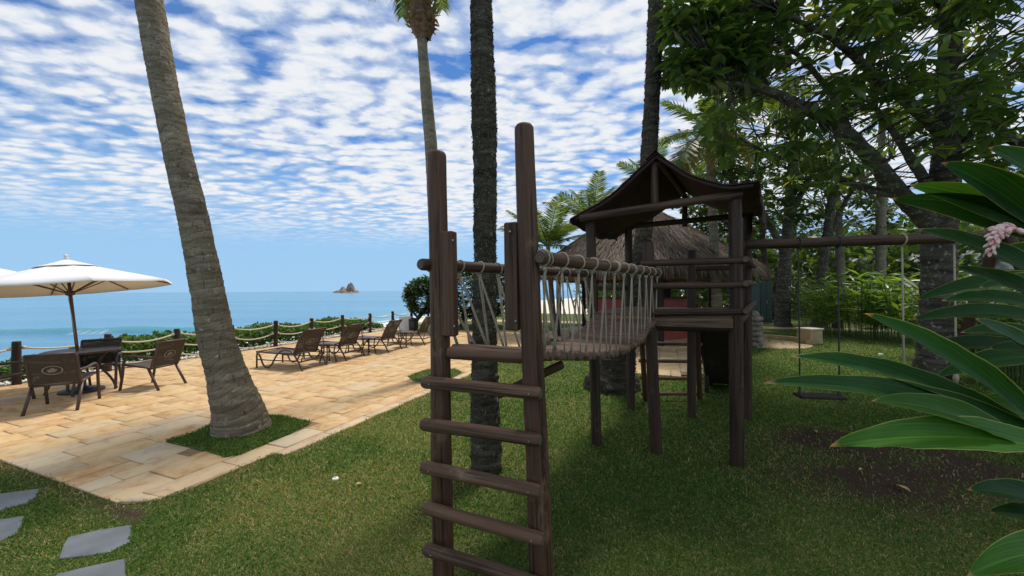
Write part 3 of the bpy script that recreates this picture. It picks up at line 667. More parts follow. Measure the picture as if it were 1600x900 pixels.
def lawn_grass():
    n = 760000; D = 1.15*np.exp(rng.random(n)*math.log(15/1.15)); X = rng.uniform(-1.55, 1.55, n)*D; Y = D
    u = (X-O0.x)*UU.x+(Y-O0.y)*UU.y; v = (X-O0.x)*VV.x+(Y-O0.y)*VV.y
    edge = 0.025*np.sin(u*9)+0.04*(fnoise(X, Y, 4)-0.5)
    cu = np.where((u < 0.32) & (v < 0.32), np.hypot(u-0.32, v-0.32) < 0.30, True)
    onp = (u > 0.0+edge) & (v > np.where(u > 1.05, -0.15, 0.0)+edge) & (u < PL) & cu
    keep = ~onp & (v < 7.6)
    bm = bare(X, Y); keep &= rng.random(n) > bm*0.93
    for poly in STONES+[TERR]:
        P = np.array([tuple(p) for p in poly]); ins = np.zeros(n, bool); j = len(P)-1
        for i in range(len(P)):
            with np.errstate(divide='ignore', invalid='ignore'):
                cr = ((P[i, 1] > Y) != (P[j, 1] > Y)) & (X < (P[j, 0]-P[i, 0])*(Y-P[i, 1])/(P[j, 1]-P[i, 1])+P[i, 0])
            ins ^= cr; j = i
        keep &= ~ins
    X, Y, D, v, bm = X[keep], Y[keep], D[keep], v[keep], bm[keep]
    Z = (fnoise(X, Y, 0.8)-0.5)*0.03*np.clip(-v/0.8, 0, 1)
    m = len(X); sc = np.clip(D/2.2, 1, 3.2)
    dry = np.clip((fnoise(X, Y, 1.3)-0.38)*3.0, 0.05, 0.85)*np.clip(0.95-(X+1.0)*0.28, 0.20, 1)+bm*0.3
    grass('lawn_grass', X, Y, Z, rng.uniform(0.015, 0.036, m)*np.clip(sc, 1, 1.5), rng.uniform(0.003, 0.0055, m)*sc, dry, 'short green lawn grass mixed with dry straw-coloured blades')
lawn_grass()
def bed_grass(poly, lab, n, z):
    P = np.array([tuple(p) for p in poly]); lo, hi = P.min(0), P.max(0); c = P.mean(0); q = rng.uniform(lo, hi, (n, 2)); k = np.array([inpoly(p, [tuple(a) for a in P]) for p in q]); q = q[k]
    d = np.minimum(1, 1.3*np.linalg.norm(q-c, axis=1)/np.linalg.norm(P-c, axis=1).mean())
    m = len(q); grass('bed_grass', q[:, 0], q[:, 1], np.full(m, z)*(1.2-0.5*d), rng.uniform(0.02, 0.05, m), rng.uniform(0.005, 0.009, m), np.full(m, 0.05), lab)
bed_grass(BED1, 'bright green grass round the foot of the leaning palm', 22000, 0.035); bed_grass(BED2, 'green grass round the foot of the slim palm', 5000, 0.03)
# ------------------------------------------------------------------ palms
def trunk_mesh(name, path, mtl, seg=32, ring=0.075, saw=0.035, rough=0.05, step=0.012, nf=3.0, base=Vector((0, 0, 0)), ragged=0.0, tiltk=0.25, plain=False):
    """path: (Vector centre, radius); grown along it as ringed bark"""
    C = crom([p for p, r in path], 14); rad = np.interp(np.linspace(0, 1, len(C)), np.linspace(0, 1, len(path)), [r for p, r in path])
    L = [0]
    for i in range(1, len(C)): L.append(L[-1]+(C[i]-C[i-1]).length)
    n = max(8, int(L[-1]/step)); V = []; rg = []; so = random.uniform(0, 90); La = np.array(L); Ca = np.array([tuple(c) for c in C])
    for i in range(n+1):
        s = L[-1]*i/n; c = Vector([np.interp(s, La, Ca[:, k]) for k in range(3)]); r = float(np.interp(s, La, rad))
        T = (Vector([np.interp(min(s+0.05, L[-1]), La, Ca[:, k]) for k in range(3)])-Vector([np.interp(max(s-0.05, 0), La, Ca[:, k]) for k in range(3)])).normalized()
        u = T.cross(Vector((0, 1, 0))).normalized(); v = T.cross(u)
        for k in range(seg):
            a = 2*math.pi*k/seg; ca, sa = math.cos(a), math.sin(a)
            ph = s/ring+0.9*mnoise.noise((ca*0.8+so, sa*0.8, s*1.5))+tiltk*math.sin(a+s*0.7); ph = ph*(1+0.12*mnoise.noise((so, 3, s*0.8))); f = ph-math.floor(ph)
            d = 1+saw*(f-0.5)*(0.5+0.9*abs(mnoise.noise((ca*2+so, sa*2, math.floor(ph)*1.7))))+rough*mnoise.noise((ca*nf+so, sa*nf, s*nf/r*0.35))+rough*0.6*mnoise.noise((ca*nf*3+so, sa*nf*3, s*nf*3/r*0.3))
            if ragged: d += ragged*max(0, mnoise.noise((ca*5+so, sa*5, s*16)))**1.0
            V.append(c-base+(u*ca+v*sa)*r*d); rg.append(0.6 if plain else f)
    i, k = np.meshgrid(np.arange(n), np.arange(seg), indexing='ij'); k2 = (k+1) % seg
    F = np.stack([i*seg+k, i*seg+k2, (i+1)*seg+k2, (i+1)*seg+k], -1).reshape(-1, 4)
    return npmesh(name, np.array([tuple(p) for p in V]), F, mtl, True, {'ring': ('FLOAT', rg)})
def frond_mesh(L=2.6, droop=0.9, nl=56, ll=0.72, mtl='leaf_palm', rise=0.6, wl=0.030, hang=(0.38, 0.62)):
    """frond in local space leaving the origin along +X"""
    C = [Vector((L*t*(1-0.18*t*droop), 0, L*(rise*t-droop*t*t*0.75))) for t in np.linspace(0, 1, 16)]
    b = MB(); b.tube(C, [0.030*(1-0.85*i/15) for i in range(16)], 5)
    V = []; F = []; tn = []
    for i in range(nl):
        t = 0.14+0.85*i/nl; q = t*15; k = min(int(q), 14); c = C[k].lerp(C[k+1], q-k); T = (C[k+1]-C[k]).normalized()
        l = ll*math.sin(math.pi*(0.12+0.8*t))**0.7*random.uniform(0.85, 1.1)
        for s in (-1, 1):
            d = (Vector((0, s, 0))*0.95+T*random.uniform(0.5, 0.75)+Vector((0, 0, random.uniform(-0.15, 0.15)))).normalized(); wdt = wl*random.uniform(0.8, 1.2)
            m = c+d*l*0.5+Vector((0, 0, -0.10*l)); e = c+d*l*0.92+Vector((0, 0, -l*random.uniform(*hang)))
            z = len(V); V += [c-T*wdt*0.5, c+T*wdt*0.5, m+T*wdt, m-T*wdt, e]; F += [(z, z+1, z+2, z+3), (z+3, z+2, z+4, z+4)]; tn += [random.random()]*5
    z = len(b.v); allV = [tuple(p) for p in b.v]+[tuple(p) for p in V]
    me = bpy.data.meshes.new('frond'); me.from_pydata(allV, [], [f for f in b.f]+[tuple(dict.fromkeys(i+z for i in f)) for f in F]); me.materials.append(MATS[mtl])
    a = me.attributes.new('tint', 'FLOAT', 'POINT'); a.data.foreach_set('value', np.array([0.7]*z+tn, dtype=np.float32)); me.update(); return me
FR = [frond_mesh(random.uniform(2.3, 2.9), random.uniform(0.7, 1.1)) for _ in range(3)]
FRU = [frond_mesh(random.uniform(2.2, 2.8), random.uniform(0.22, 0.48), 70, 0.66, rise=random.uniform(0.15, 0.4), wl=0.021, hang=(0.05, 0.35)) for _ in range(4)]
FRD = frond_mesh(2.2, 1.0, mtl='leaf_palm_dry')
def crown(root, top, base, n, sc=1.0, lo=-35, hi=70, dry=0, az0=None, fr=None):
    for i in range(n):
        az = (az0 or 0)+i*2.399+random.uniform(-0.2, 0.2); el = R(hi-(hi-lo)*(i/(max(n-1, 1)))**0.9)+random.uniform(-0.1, 0.1)
        M = Matrix.Translation(top-base) @ Matrix.Rotation(az, 4, 'Z') @ Matrix.Rotation(-el*0.75, 4, 'Y') @ Matrix.Rotation(random.uniform(-0.3, 0.3), 4, 'X') @ Matrix.Scale(sc*random.uniform(0.85, 1.1), 4)
        link('frond', FRD if i >= n-dry else random.choice(fr or FR), root, M)
def obl(x): return 1/math.sqrt(1+((x-800)/F_PX)**2)      # a round trunk looks wider off the lens axis
def pxpath(pts, D): return [(at(x, y, d if d else D), wpx*0.5*(d if d else D)/F_PX*obl(x)) for x, y, wpx, d in [(p if len(p) == 4 else (*p, None)) for p in pts]]
# leaning palm in the patio
b1 = g(376, 676)
p1 = pxpath([(379, 700, 104), (377, 672, 98), (372, 640, 84), (362, 610, 74), (352, 575, 65), (341, 540, 60.5), (331, 490, 57.5), (325, 457, 55.5), (313, 395, 53), (300, 330, 51), (276, 230, 48.5), (253, 115, 48), (233, 0, 49), (212, -120, 47), (180, -300, 44), (130, -560, 42), (90, -800, 40)], b1.y)
t = thing('palm_tree', 'thick leaning palm with ringed grey trunk rising from the patio cut-out', 'palm tree', b1)
link('trunk', trunk_mesh('trunk', p1, 'palm_bark', 44, 0.082, 0.055, 0.045, 0.011, 2.4, b1), t)
crown(t, p1[-1][0], b1, 8, 1.1)
# mossy dark palm beside the rope bridge
b2 = g(760, 736)
p2 = pxpath([(760, 760, 50), (760, 736, 47), (759, 700, 46), (758, 640, 44), (757, 560, 38), (757, 470, 34.5), (758, 400, 33), (758, 300, 34), (757, 200, 37), (755, 130, 36.5), (753, 60, 33), (752, 0, 31), (750, -150, 32), (744, -500, 30), (736, -950, 28), (726, -1450, 27)], b2.y)
t = thing('palm_tree', 'upright dark mossy palm trunk standing beside the rope bridge', 'palm tree', b2)
tr = link('trunk', trunk_mesh('trunk', p2, 'palm_bark_mossy', 40, 0.06, 0.05, 0.11, 0.010, 3.6, b2, ragged=0.22), t)
crown(t, p2[-1][0], b2, 8, 0.95)
def moss(parent, path, base, n, size, zlo, zhi):
    P = np.array([tuple(p-base) for p, r in path]); Rr = np.array([r for p, r in path]); o = np.argsort(P[:, 2]); P = P[o]; Rr = Rr[o]
    z = rng.uniform(zlo, zhi, n); a = rng.random(n)*2*np.pi; r = np.interp(z, P[:, 2], Rr); cx = np.interp(z, P[:, 2], P[:, 0]); cy = np.interp(z, P[:, 2], P[:, 1])
    k = fnoise(a*1.3+50, z*2+50, 1.1); s = k > 0.40; z, a, r, cx, cy = z[s], a[s], r[s], cx[s], cy[s]; m = len(z)
    out = np.stack([np.cos(a), np.sin(a), np.zeros(m)], 1); C = np.stack([cx, cy, z], 1)+out*(r*0.99)[:, None]
    A = out*rng.uniform(0.25, 0.9, m)[:, None]+rng.normal(size=(m, 3))*0.35+np.array([0, 0, -0.75])
    o = link('moss', leaf_mesh('moss', C, A, out+rng.normal(size=(m, 3))*0.2, rng.uniform(0.5, 1.3, m)*size, rng.uniform(0.3, 0.6, m)*size, 'moss'), parent); o['kind'] = 'stuff'
moss(t, p2, b2, 12000, 0.021, 0.9, 4.6)
# dark palm behind the playhouse roof
b3 = g(957, 606)
p3 = pxpath([(955, 622, 96), (957, 600, 88), (962, 575, 62), (972, 540, 42), (985, 490, 33), (996, 440, 28), (1004, 380, 26), (1009, 320, 25), (1014, 240, 25), (1019, 150, 24), (1023, 60, 24), (1026, -30, 23), (1031, -160, 27), (1040, -450, 25), (1052, -850, 24)], b3.y)
t = thing('palm_tree', 'dark palm with swollen foot growing up behind the playhouse roof', 'palm tree', b3)
link('trunk', trunk_mesh('trunk', p3, 'palm_bark_mossy', 32, 0.07, 0.05, 0.12, 0.02, 3.4, b3, ragged=0.2), t)
moss(t, p3, b3, 6000, 0.034, 0.1, 6.0); crown(t, p3[-1][0], b3, 8, 1.1)
# slim palm with the crown at the top edge
b4 = g(690, 588); D4 = b4.y
p4 = pxpath([(690, 600, 30), (690, 588, 27), (688, 540, 23), (684, 440, 22), (679, 330, 21), (674, 235, 20), (669, 180, 19), (665, 130, 18), (661, 85, 15.5), (659, 55, 16)], D4)
t = thing('palm_tree', 'slim pale palm whose trunk rises above the ladder post', 'palm tree', b4)
link('trunk', trunk_mesh('trunk', p4, 'palm_bark_pale', 24, 0.09, 0.05, 0.03, 0.02, 2, b4), t)
hd = pxpath([(661, 62, 17), (660, 50, 30), (659, 35, 36), (658, 15, 30), (657, -10, 22), (656, -40, 16), (656, -64, 10)], D4)
link('leaf_base_fibre', trunk_mesh('leaf_base_fibre', hd, 'dry_fibre', 26, 0.10, 0.35, 0.3, 0.018, 3.2, b4, ragged=0.5), t)
hp = [(at(658, 20, D4)-b4)+Vector((math.cos(a)*0.2, math.sin(a)*0.2, z)) for a, z in [(random.uniform(0, 6.28), random.uniform(-0.3, 0.25)) for _ in range(70)]]
hc = at(658, 20, D4)-b4
o = link('leaf_scale', leaf_mesh('leaf_scale', np.array([tuple(p) for p in hp]), np.array([tuple(Vector((p.x-hc.x, p.y-hc.y, random.uniform(-0.25, 0.3)))) for p in hp]), unit(70), rng.uniform(0.1, 0.22, 70), rng.uniform(0.04, 0.08, 70), 'leaf_palm_dry', rng.random(70)*0.3), t); o['kind'] = 'stuff'
crown(t, at(656, -62, D4), b4, 15, 0.62, lo=-22, hi=75)

# ------------------------------------------------------------------ rope fence
F0 = Vector((-8.6, 6.67, 0)); ss = [-1.25, 0, 1.17, 2.36, 3.56, 4.76, 5.99, 7.23, 8.59, 9.92, 11.16, 12.5]
def fence():
    t = thing('rope_fence', 'low fence of black log posts strung with pale ropes along the sea', 'fence', F0)
    pts = [F0+UU*s for s in ss]
    for p in pts:
        h = random.uniform(0.74, 0.78); log('post', p-Vector((0, 0, 0.05)), p+Vector((random.uniform(-.012, .012), random.uniform(-.012, .012), h)), 0.060, 0.056, 'fence_log', t, F0, 12)
    for k, z in enumerate((0.64, 0.40, 0.17)):
        for i in range(len(pts)-1):
            a = pts[i]+Vector((0, 0, z+random.uniform(-.01, .01))); c = pts[i+1]+Vector((0, 0, z+random.uniform(-.01, .01))); d = (c-a).normalized()*0.055
            b = MB(); b.tube([q-F0 for q in sag(a+d, c-d, random.uniform(0.06, 0.10))], 0.017, 7)
            for e, s in ((a+d, 1), (c-d, -1)):                     # knots against the posts
                q = e+d*s*0.5-F0; b.lathe([(0.0, -0.034), (0.026, -0.022), (0.036, 0), (0.026, 0.022), (0.0, 0.034)], 8, q)
            b.build('rope', 'rope_fence', t)
fence()
def pebbles():
    n = 1500; u_ = rng.uniform(-1.8, 13.2, n); v_ = rng.uniform(0.10, 0.40, n); u0, v0 = touv(F0.x, F0.y)
    s = rng.uniform(0.018, 0.05, n); base = np.array([[1, 0, 0], [0, 1, 0], [-1, 0, 0], [0, -1, 0], [0, 0, 0.8], [0, 0, -0.6]]); tri = np.array([[0, 1, 4], [1, 2, 4], [2, 3, 4], [3, 0, 4], [1, 0, 5], [2, 1, 5], [3, 2, 5], [0, 3, 5]])
    C = np.array([tuple(uv(u0+a, v0+b, 0)) for a, b in zip(u_, v_)]); C[:, 2] = s*0.5+0.006
    V = C[:, None, :]+base[None]*(s[:, None, None]*rng.uniform(0.7, 1.3, (n, 6, 1))); F = (np.arange(n)*6)[:, None, None]+tri[None]
    tag(link('white_pebbles', npmesh('white_pebbles', V.reshape(-1, 3), F.reshape(-1, 3), 'pebble', True)), 'white pebbles scattered under the rope fence', 'pebbles', kind='stuff')
pebbles()
def hedge():
    n = 24000; s = rng.uniform(-2.5, 9.9, n); d = rng.beta(1.6, 1.6, n)*1.5+0.28; hm = 0.28+0.52*fnoise(s*1.2+20, d*0+5, 1.0)
    hm *= np.interp(s, [-2.5, 0, 1.5, 2.5, 8.3, 9.9], [0.72, 0.62, 0.85, 1.05, 1.0, 0.3]); hh = hm*(1-((d-0.95)/1.0)**2*0.55)
    z = hh*(1-rng.beta(1, 1.5, n)*1.05)-0.02
    C = np.array([tuple(F0+UU*a+VV*b) for a, b in zip(s, d)]); C[:, 2] = z
    A = unit(n)*0.8+np.array([0.1, -0.3, 0.55]); 
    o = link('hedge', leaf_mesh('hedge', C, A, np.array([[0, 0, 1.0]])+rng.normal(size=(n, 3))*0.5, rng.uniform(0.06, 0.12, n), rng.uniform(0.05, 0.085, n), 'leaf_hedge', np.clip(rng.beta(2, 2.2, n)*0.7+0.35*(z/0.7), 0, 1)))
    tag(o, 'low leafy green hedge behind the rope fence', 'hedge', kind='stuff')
hedge()

# ------------------------------------------------------------------ patio furniture
def emblem(parent, M, w, h):
    b = MB(); n = 28
    ring = [Vector((w*0.5*math.cos(2*math.pi*i/n), 0, h*0.5*math.sin(2*math.pi*i/n))) for i in range(n)]
    inn = [p*0.86 for p in ring]
    b.add(ring+inn, [(i, (i+1) % n, n+(i+1) % n, n+i) for i in range(n)])
    for (x, z, l, a) in ((-0.12, 0.02, 0.26, 0.5), (0.03, 0.05, 0.3, -0.3), (0.12, -0.05, 0.24, 0.7), (-0.04, -0.11, 0.34, 0.1), (0.0, 0.14, 0.2, 0.2)):
        dx, dz = math.cos(a)*l*w*0.5, math.sin(a)*l*h*0.6; t_ = 0.012
        b.add([(x*w-dx, 0, z*h-dz-t_), (x*w+dx, 0, z*h+dz-t_), (x*w+dx, 0, z*h+dz+t_), (x*w-dx, 0, z*h-dz+t_)], [(0, 1, 2, 3)])
    # thickness
    b2 = MB(); m = len(b.v); b2.add([(x, y-0.0015, z) for x, y, z in b.v]+[(x, y+0.0015, z) for x, y, z in b.v], b.f+[tuple(m+i for i in reversed(f)) for f in b.f])
    return b2.build('emblem', 'emblem_print', parent, M)
def copy_tree(o, parent=None):
    c = o.copy(); COL.objects.link(c); c.parent = parent
    for ch in list(o.children): copy_tree(ch, c)
    return c
def sheet(b, rows, th=0.006):
    """rows of points -> thin cloth with two skins"""
    n = len(rows[0]); m = len(rows); P = [Vector(p) for r in rows for p in r]; nrm = (P[1]-P[0]).cross(P[n]-P[0]).normalized()*th
    Q = P+[p+nrm for p in P]; F = []
    for i in range(m-1):
        for j in range(n-1):
            a = i*n+j; F += [(a, a+1, a+n+1, a+n), (m*n+a, m*n+a+n, m*n+a+n+1, m*n+a+1)]
    b.add(Q, F, 0, True)
    bd = [(i, j) for j in range(n-1) for i in (0,)]+[]
    for j in range(n-1): b.add([Q[j], Q[j+1], Q[m*n+j+1], Q[m*n+j]], [(3, 2, 1, 0)]); a = (m-1)*n+j; b.add([Q[a], Q[a+1], Q[m*n+a+1], Q[m*n+a]], [(0, 1, 2, 3)])
    for i in range(m-1):
        a = i*n; c = a+n; b.add([Q[a], Q[c], Q[m*n+c], Q[m*n+a]], [(0, 1, 2, 3)]); a += n-1; c += n-1; b.add([Q[a], Q[c], Q[m*n+c], Q[m*n+a]], [(3, 2, 1, 0)])
def make_chair(label):
    # local: faces +Y, origin on the floor in the middle
    t = thing('sling_armchair', label, 'chair', group='sling armchairs round the parasol table'); W = 0.235; mt = 'brown_metal'; r = 0.016
    b = MB(); sheet(b, [[(x, y, 0.365+0.05*(y+0.22)/0.46-0.018*(1-(x/W)**2)) for x in np.linspace(-W, W, 7)] for y in np.linspace(-0.20, 0.24, 6)]); b.build('seat', 'sling_fabric', t)
    bk = [(-0.20, 0.37), (-0.23, 0.47), (-0.265, 0.57), (-0.30, 0.68), (-0.335, 0.77)]
    b = MB(); sheet(b, [[(x, y-0.015*(1-(x/W)**2), z) for x in np.linspace(-W, W, 7)] for y, z in bk]); bo = b.build('backrest', 'sling_fabric', t)
    emblem(bo, Matrix.Translation((0, -0.287, 0.555)) @ Matrix.Rotation(R(18), 4, 'X'), 0.20, 0.13)
    for s in (-1, 1):
        b = MB(); b.tube([(s*W, -0.20, 0.36)]+[(s*W, y, z) for y, z in bk], r, 8); b.build('back_post', mt, t)
        b = MB(); b.tube([(s*W, -0.20, 0.355), (s*W, 0.0, 0.375), (s*W, 0.245, 0.405)], r, 8); b.build('seat_rail', mt, t)
        b = MB(); b.tube(crom([(s*(W+0.03), 0.30, 0.0), (s*(W+0.03), 0.255, 0.25), (s*(W+0.03), 0.235, 0.44), (s*(W+0.03), 0.19, 0.53), (s*(W+0.03), 0.10, 0.555), (s*(W+0.03), -0.06, 0.54), (s*(W+0.02), -0.20, 0.535), (s*W, -0.255, 0.53)], 4), 0.019, 8); b.build('armrest', mt, t)
        b = MB(); b.tube([(s*W, -0.14, 0.37), (s*(W+0.005), -0.25, 0.16), (s*(W+0.01), -0.335, 0.0)], 0.019, 8); b.build('leg', mt, t)
    b = MB(); b.tube([(-W, -0.335, 0.77), (W, -0.335, 0.77)], r, 8); b.build('top_rail', mt, t)
    b = MB(); b.tube([(-W, 0.245, 0.40), (W, 0.245, 0.40)], r, 8); b.build('front_rail', mt, t)
    b = MB(); b.tube([(-W, -0.19, 0.345), (W, -0.19, 0.345)], r*0.9, 8); b.build('rear_rail', mt, t)
    return t
TAB = g(128, 613)
CH = [((-6.26, 5.36), (-0.5, 0.87), 'brown sling armchair turning its emblem back, pushed to the table away from the fence'),
      ((-6.92, 6.40), (0.6, -0.8), 'brown sling armchair between the parasol table and the hedge'),
      ((-6.03, 6.46), (-1, 0.05), 'brown sling armchair pulled back from the table towards the leaning palm'),
      ((-7.38, 5.42), (0.9, 0.25), 'brown sling armchair on the table side farthest from the leaning palm')]
chp = None
for (x, y), (dx, dy), lab in CH:
    if chp is None: chp = make_chair(lab); c = chp
    else: c = copy_tree(chp); c['label'] = lab
    c.location = (x, y, 0.017); c.rotation_euler = (0, 0, math.atan2(dy, dx)-math.pi/2)
def patio_table():
    t = thing('patio_table', 'round dark slatted patio table with the parasol through it', 'table', (TAB.x, TAB.y, 0.017)); Rr = 0.43
    for k in range(9):
        x = -Rr+0.048+k*(2*Rr-0.096)/8; hl = math.sqrt(max(0.01, (Rr-0.012)**2-x*x))
        if k == 4:
            for s in (-1, 1): b = MB(); b.box((x, s*(hl+0.05)/2, 0.648), (0.080, hl-0.05, 0.022), bev=0.004); b.build('slat', 'brown_metal', t)
        else: b = MB(); b.box((x, 0, 0.648), (0.080, 2*hl, 0.022), bev=0.004); b.build('slat', 'brown_metal', t)
    b = MB(); b.tube([(Rr*math.cos(a), Rr*math.sin(a), 0.645) for a in np.linspace(0, 2*math.pi, 40, endpoint=False)], 0.018, 8, closed=True); b.build('rim', 'brown_metal', t)
    for k in range(4):
        a = k*math.pi/2+0.6; b = MB(); ca, sa = math.cos(a), math.sin(a)
        b.tube(crom([(0.40*ca, 0.40*sa, 0.0), (0.33*ca, 0.33*sa, 0.18), (0.20*ca, 0.20*sa, 0.40), (0.24*ca, 0.24*sa, 0.56), (0.33*ca, 0.33*sa, 0.637)], 4), 0.017, 8); b.build('leg', 'brown_metal', t)
    b = MB(); b.tube([(0.2*math.cos(a), 0.2*math.sin(a), 0.40) for a in np.linspace(0, 2*math.pi, 24, endpoint=False)], 0.011, 6, closed=True); b.build('brace_ring', 'brown_metal', t)
patio_table()
def parasol(base, lean, tip, Rr, lab, rot):
    """lean: top offset from the foot; canopy disc stands square to the pole"""
    t = thing('parasol', lab, 'parasol', base)
    ax = Vector(lean).normalized(); L = tip
    q = ax.to_track_quat('Z', 'Y').to_matrix().to_4x4() @ Matrix.Rotation(rot, 4, 'Z')
    b = MB(); b.lathe([(0.0, 0), (0.26, 0), (0.265, 0.02), (0.25, 0.04), (0.12, 0.06), (0.05, 0.085), (0.045, 0.30), (0.032, 0.31)], 28); b.build('base', 'black_plastic', t)
    b = MB(); b.tube([(0, 0, 0.05), tuple(ax*(L-0.05))], 0.021, 10); b.build('pole', 'pole_wood', t)
    h0, h1 = L-0.42, L-0.0                                     # rim and top heights along the pole
    def cp(a, k):                                               # canopy point, slight hang between ribs
        seg_ = (a/(math.pi/4)) % 1; hang = -0.02*math.sin(math.pi*seg_)*k; rr = Rr*k*(1-0.06*math.sin(math.pi*seg_))
        return Vector((rr*math.cos(a), rr*math.sin(a), h1+(h0-h1)*(k**1.0)+hang*0.6))
    for i in range(8):
        a0 = i*math.pi/4; b = MB(); rows = [[cp(a0+(math.pi/4)*(j/6*0.9999), k) for j in range(7)] for k in (0.16, 0.4, 0.6, 0.8, 1.0)]
        rows.append([p+Vector((0, 0, -0.03)) for p in rows[-1]]); sheet(b, rows, 0.004); b.build('canopy_panel', 'parasol_canvas', t, q)
        e = cp(a0, 0.985); b = MB(); b.tube([Vector((0.03*math.cos(a0), 0.03*math.sin(a0), h1-0.03)), e+Vector((0, 0, -0.02))], 0.010, 6); b.build('rib', 'pole_wood', t, q)
        mpt = cp(a0, 0.5)+Vector((0, 0, -0.02)); b = MB(); b.tube([Vector((0.03*math.cos(a0), 0.03*math.sin(a0), h0-0.10)), mpt], 0.009, 6); b.build('strut', 'pole_wood', t, q)
    b = MB(); b.lathe([(0.025, h0-0.14), (0.055, h0-0.13), (0.055, h0-0.07), (0.025, h0-0.06)], 14); b.build('hub', 'pole_wood', t, q)
    b = MB(); n = 32; rows = [[(rr*math.cos(a), rr*math.sin(a), z) for a in np.linspace(0, 2*math.pi, n+1)] for rr, z in ((0.36, h1-0.105), (0.2, h1-0.05), (0.02, h1+0.02))]; sheet(b, rows, 0.004); b.build('vent_cap', 'parasol_canvas', t, q)
    b = MB(); b.lathe([(0.0, h1+0.02), (0.03, h1+0.03), (0.03, h1+0.05), (0.014, h1+0.06), (0.026, h1+0.075), (0.026, h1+0.095), (0.0, h1+0.115)], 12); b.build('finial', 'white_paint', t, q)
    b = MB(); b.tube([tuple(ax*0.75+Vector((0.03, -0.02, 0))), (Matrix(q) @ Vector((0.045, 0, h0-0.14)))], 0.004, 5); b.build('cord', 'rope_fence', t)
    return t
tip_w = at(103, 402, TAB.y-0.02); ln = tip_w-Vector((TAB.x, TAB.y, 0.017))
parasol((TAB.x, TAB.y, 0.017), ln, ln.length-0.06, 1.29, 'white canvas parasol tilted over the patio table', R(8))
parasol((-11.24, 7.5, 0.017), (0, 0, 1), 2.32, 1.46, 'second white parasol that shows only its rim tip beside the tilted one', R(0))

def make_lounger(label):
    # local: +X from foot end to head end, Y across
    t = thing('sun_lounger', label, 'sun lounger', group='sling sun loungers facing the sea'); W = 0.29; mt = 'brown_metal'
    b = MB(); sheet(b, [[(x, y, 0.325-0.02*math.sin(math.pi*(x/0.98))-0.02*(1-(y/W)**2)) for y in np.linspace(-W, W, 6)] for x in np.linspace(0.0, 0.98, 8)]); b.build('seat', 'sling_fabric', t)
    bk = [(0.98, 0.33), (1.03, 0.45), (1.09, 0.58), (1.16, 0.70), (1.24, 0.80)]
    b = MB(); sheet(b, [[(x+0.015*(1-(y/W)**2), y, z) for y in np.linspace(-W, W, 6)] for x, z in bk]); bo = b.build('backrest', 'sling_fabric', t)
    emblem(bo, Matrix.Translation((1.105, 0, 0.545)) @ Matrix.Rotation(R(24), 4, 'Y') @ Matrix.Rotation(R(90), 4, 'Z'), 0.21, 0.14)
    for s in (-1, 1):
        b = MB(); b.tube([(0.0, s*W, 0.33), (0.5, s*W, 0.315), (0.98, s*W, 0.33)], 0.017, 8); b.build('seat_rail', mt, t)
        b = MB(); b.tube([(x, s*W, z) for x, z in bk], 0.016, 8); b.build('back_post', mt, t)
        b = MB(); b.tube([(0.015, s*(W+.02), 0.0), (0.015, s*(W+.02), 0.25), (0.03, s*(W+.02), 0.31), (0.08, s*(W+.01), 0.325)], 0.017, 8); b.build('leg', mt, t)
        b = MB(); b.tube(crom([(0.05, s*(W+.03), 0.315), (0.12, s*(W+.03), 0.24), (0.20, s*(W+.03), 0.08), (0.31, s*(W+.03), 0.022), (0.43, s*(W+.03), 0.09), (0.55, s*(W+.03), 0.27), (0.68, s*(W+.03), 0.375), (0.82, s*(W+.03), 0.40), (0.97, s*(W+.03), 0.35), (1.10, s*(W+.03), 0.20), (1.22, s*(W+.03), 0.0)], 5), 0.017, 8); b.build('side_loop', mt, t)
        b = MB(); b.tube([(0.02, s*(W+.02), 0.17), (0.6, s*(W+.02), 0.175), (1.10, s*(W+.03), 0.19)], 0.012, 8); b.build('side_bar', mt, t)
        b = MB(); b.tube([(1.15, s*(W-.02), 0.66), (1.21, s*(W-.02), 0.40), (1.14, s*(W-.02), 0.17)], 0.010, 6); b.build('back_stay', mt, t)
    for x, z, nm in ((0.0, 0.33, 'foot_rail'), (1.24, 0.80, 'top_rail'), (1.19, 0.035, 'floor_bar'), (1.14, 0.17, 'cross_bar'), (0.98, 0.31, 'hinge_bar')):
        b = MB(); b.tube([(x, -W-.02, z), (x, W+.02, z)], 0.015, 8); b.build(nm, mt, t)
    return t
def side_table(loc, lab):
    t = thing('side_table', lab, 'side table', loc, 0.3, 'small round tables between the loungers')
    b = MB(); b.lathe([(0.0, 0.405), (0.21, 0.405), (0.225, 0.412), (0.225, 0.424), (0.21, 0.432), (0.0, 0.432)], 26); b.build('table_top', 'brown_metal', t)
    for k in range(4):
        a = k*math.pi/2; b = MB(); b.tube([(0.17*math.cos(a), 0.17*math.sin(a), 0), (0.12*math.cos(a), 0.12*math.sin(a), 0.22), (0.15*math.cos(a), 0.15*math.sin(a), 0.41)], 0.014, 7); b.build('leg', 'brown_metal', t)
heads = [(473, 581), (542, 565), (608, 552.5), (664.5, 540)]
LL = ['sling sun lounger closest to the dining set, first of the row', 'second sun lounger in the row, counted from the dining set', 'third sun lounger in the row, counted from the dining set', 'last sun lounger of the row, by the round-crowned tree']
lp = None; LOCS = []
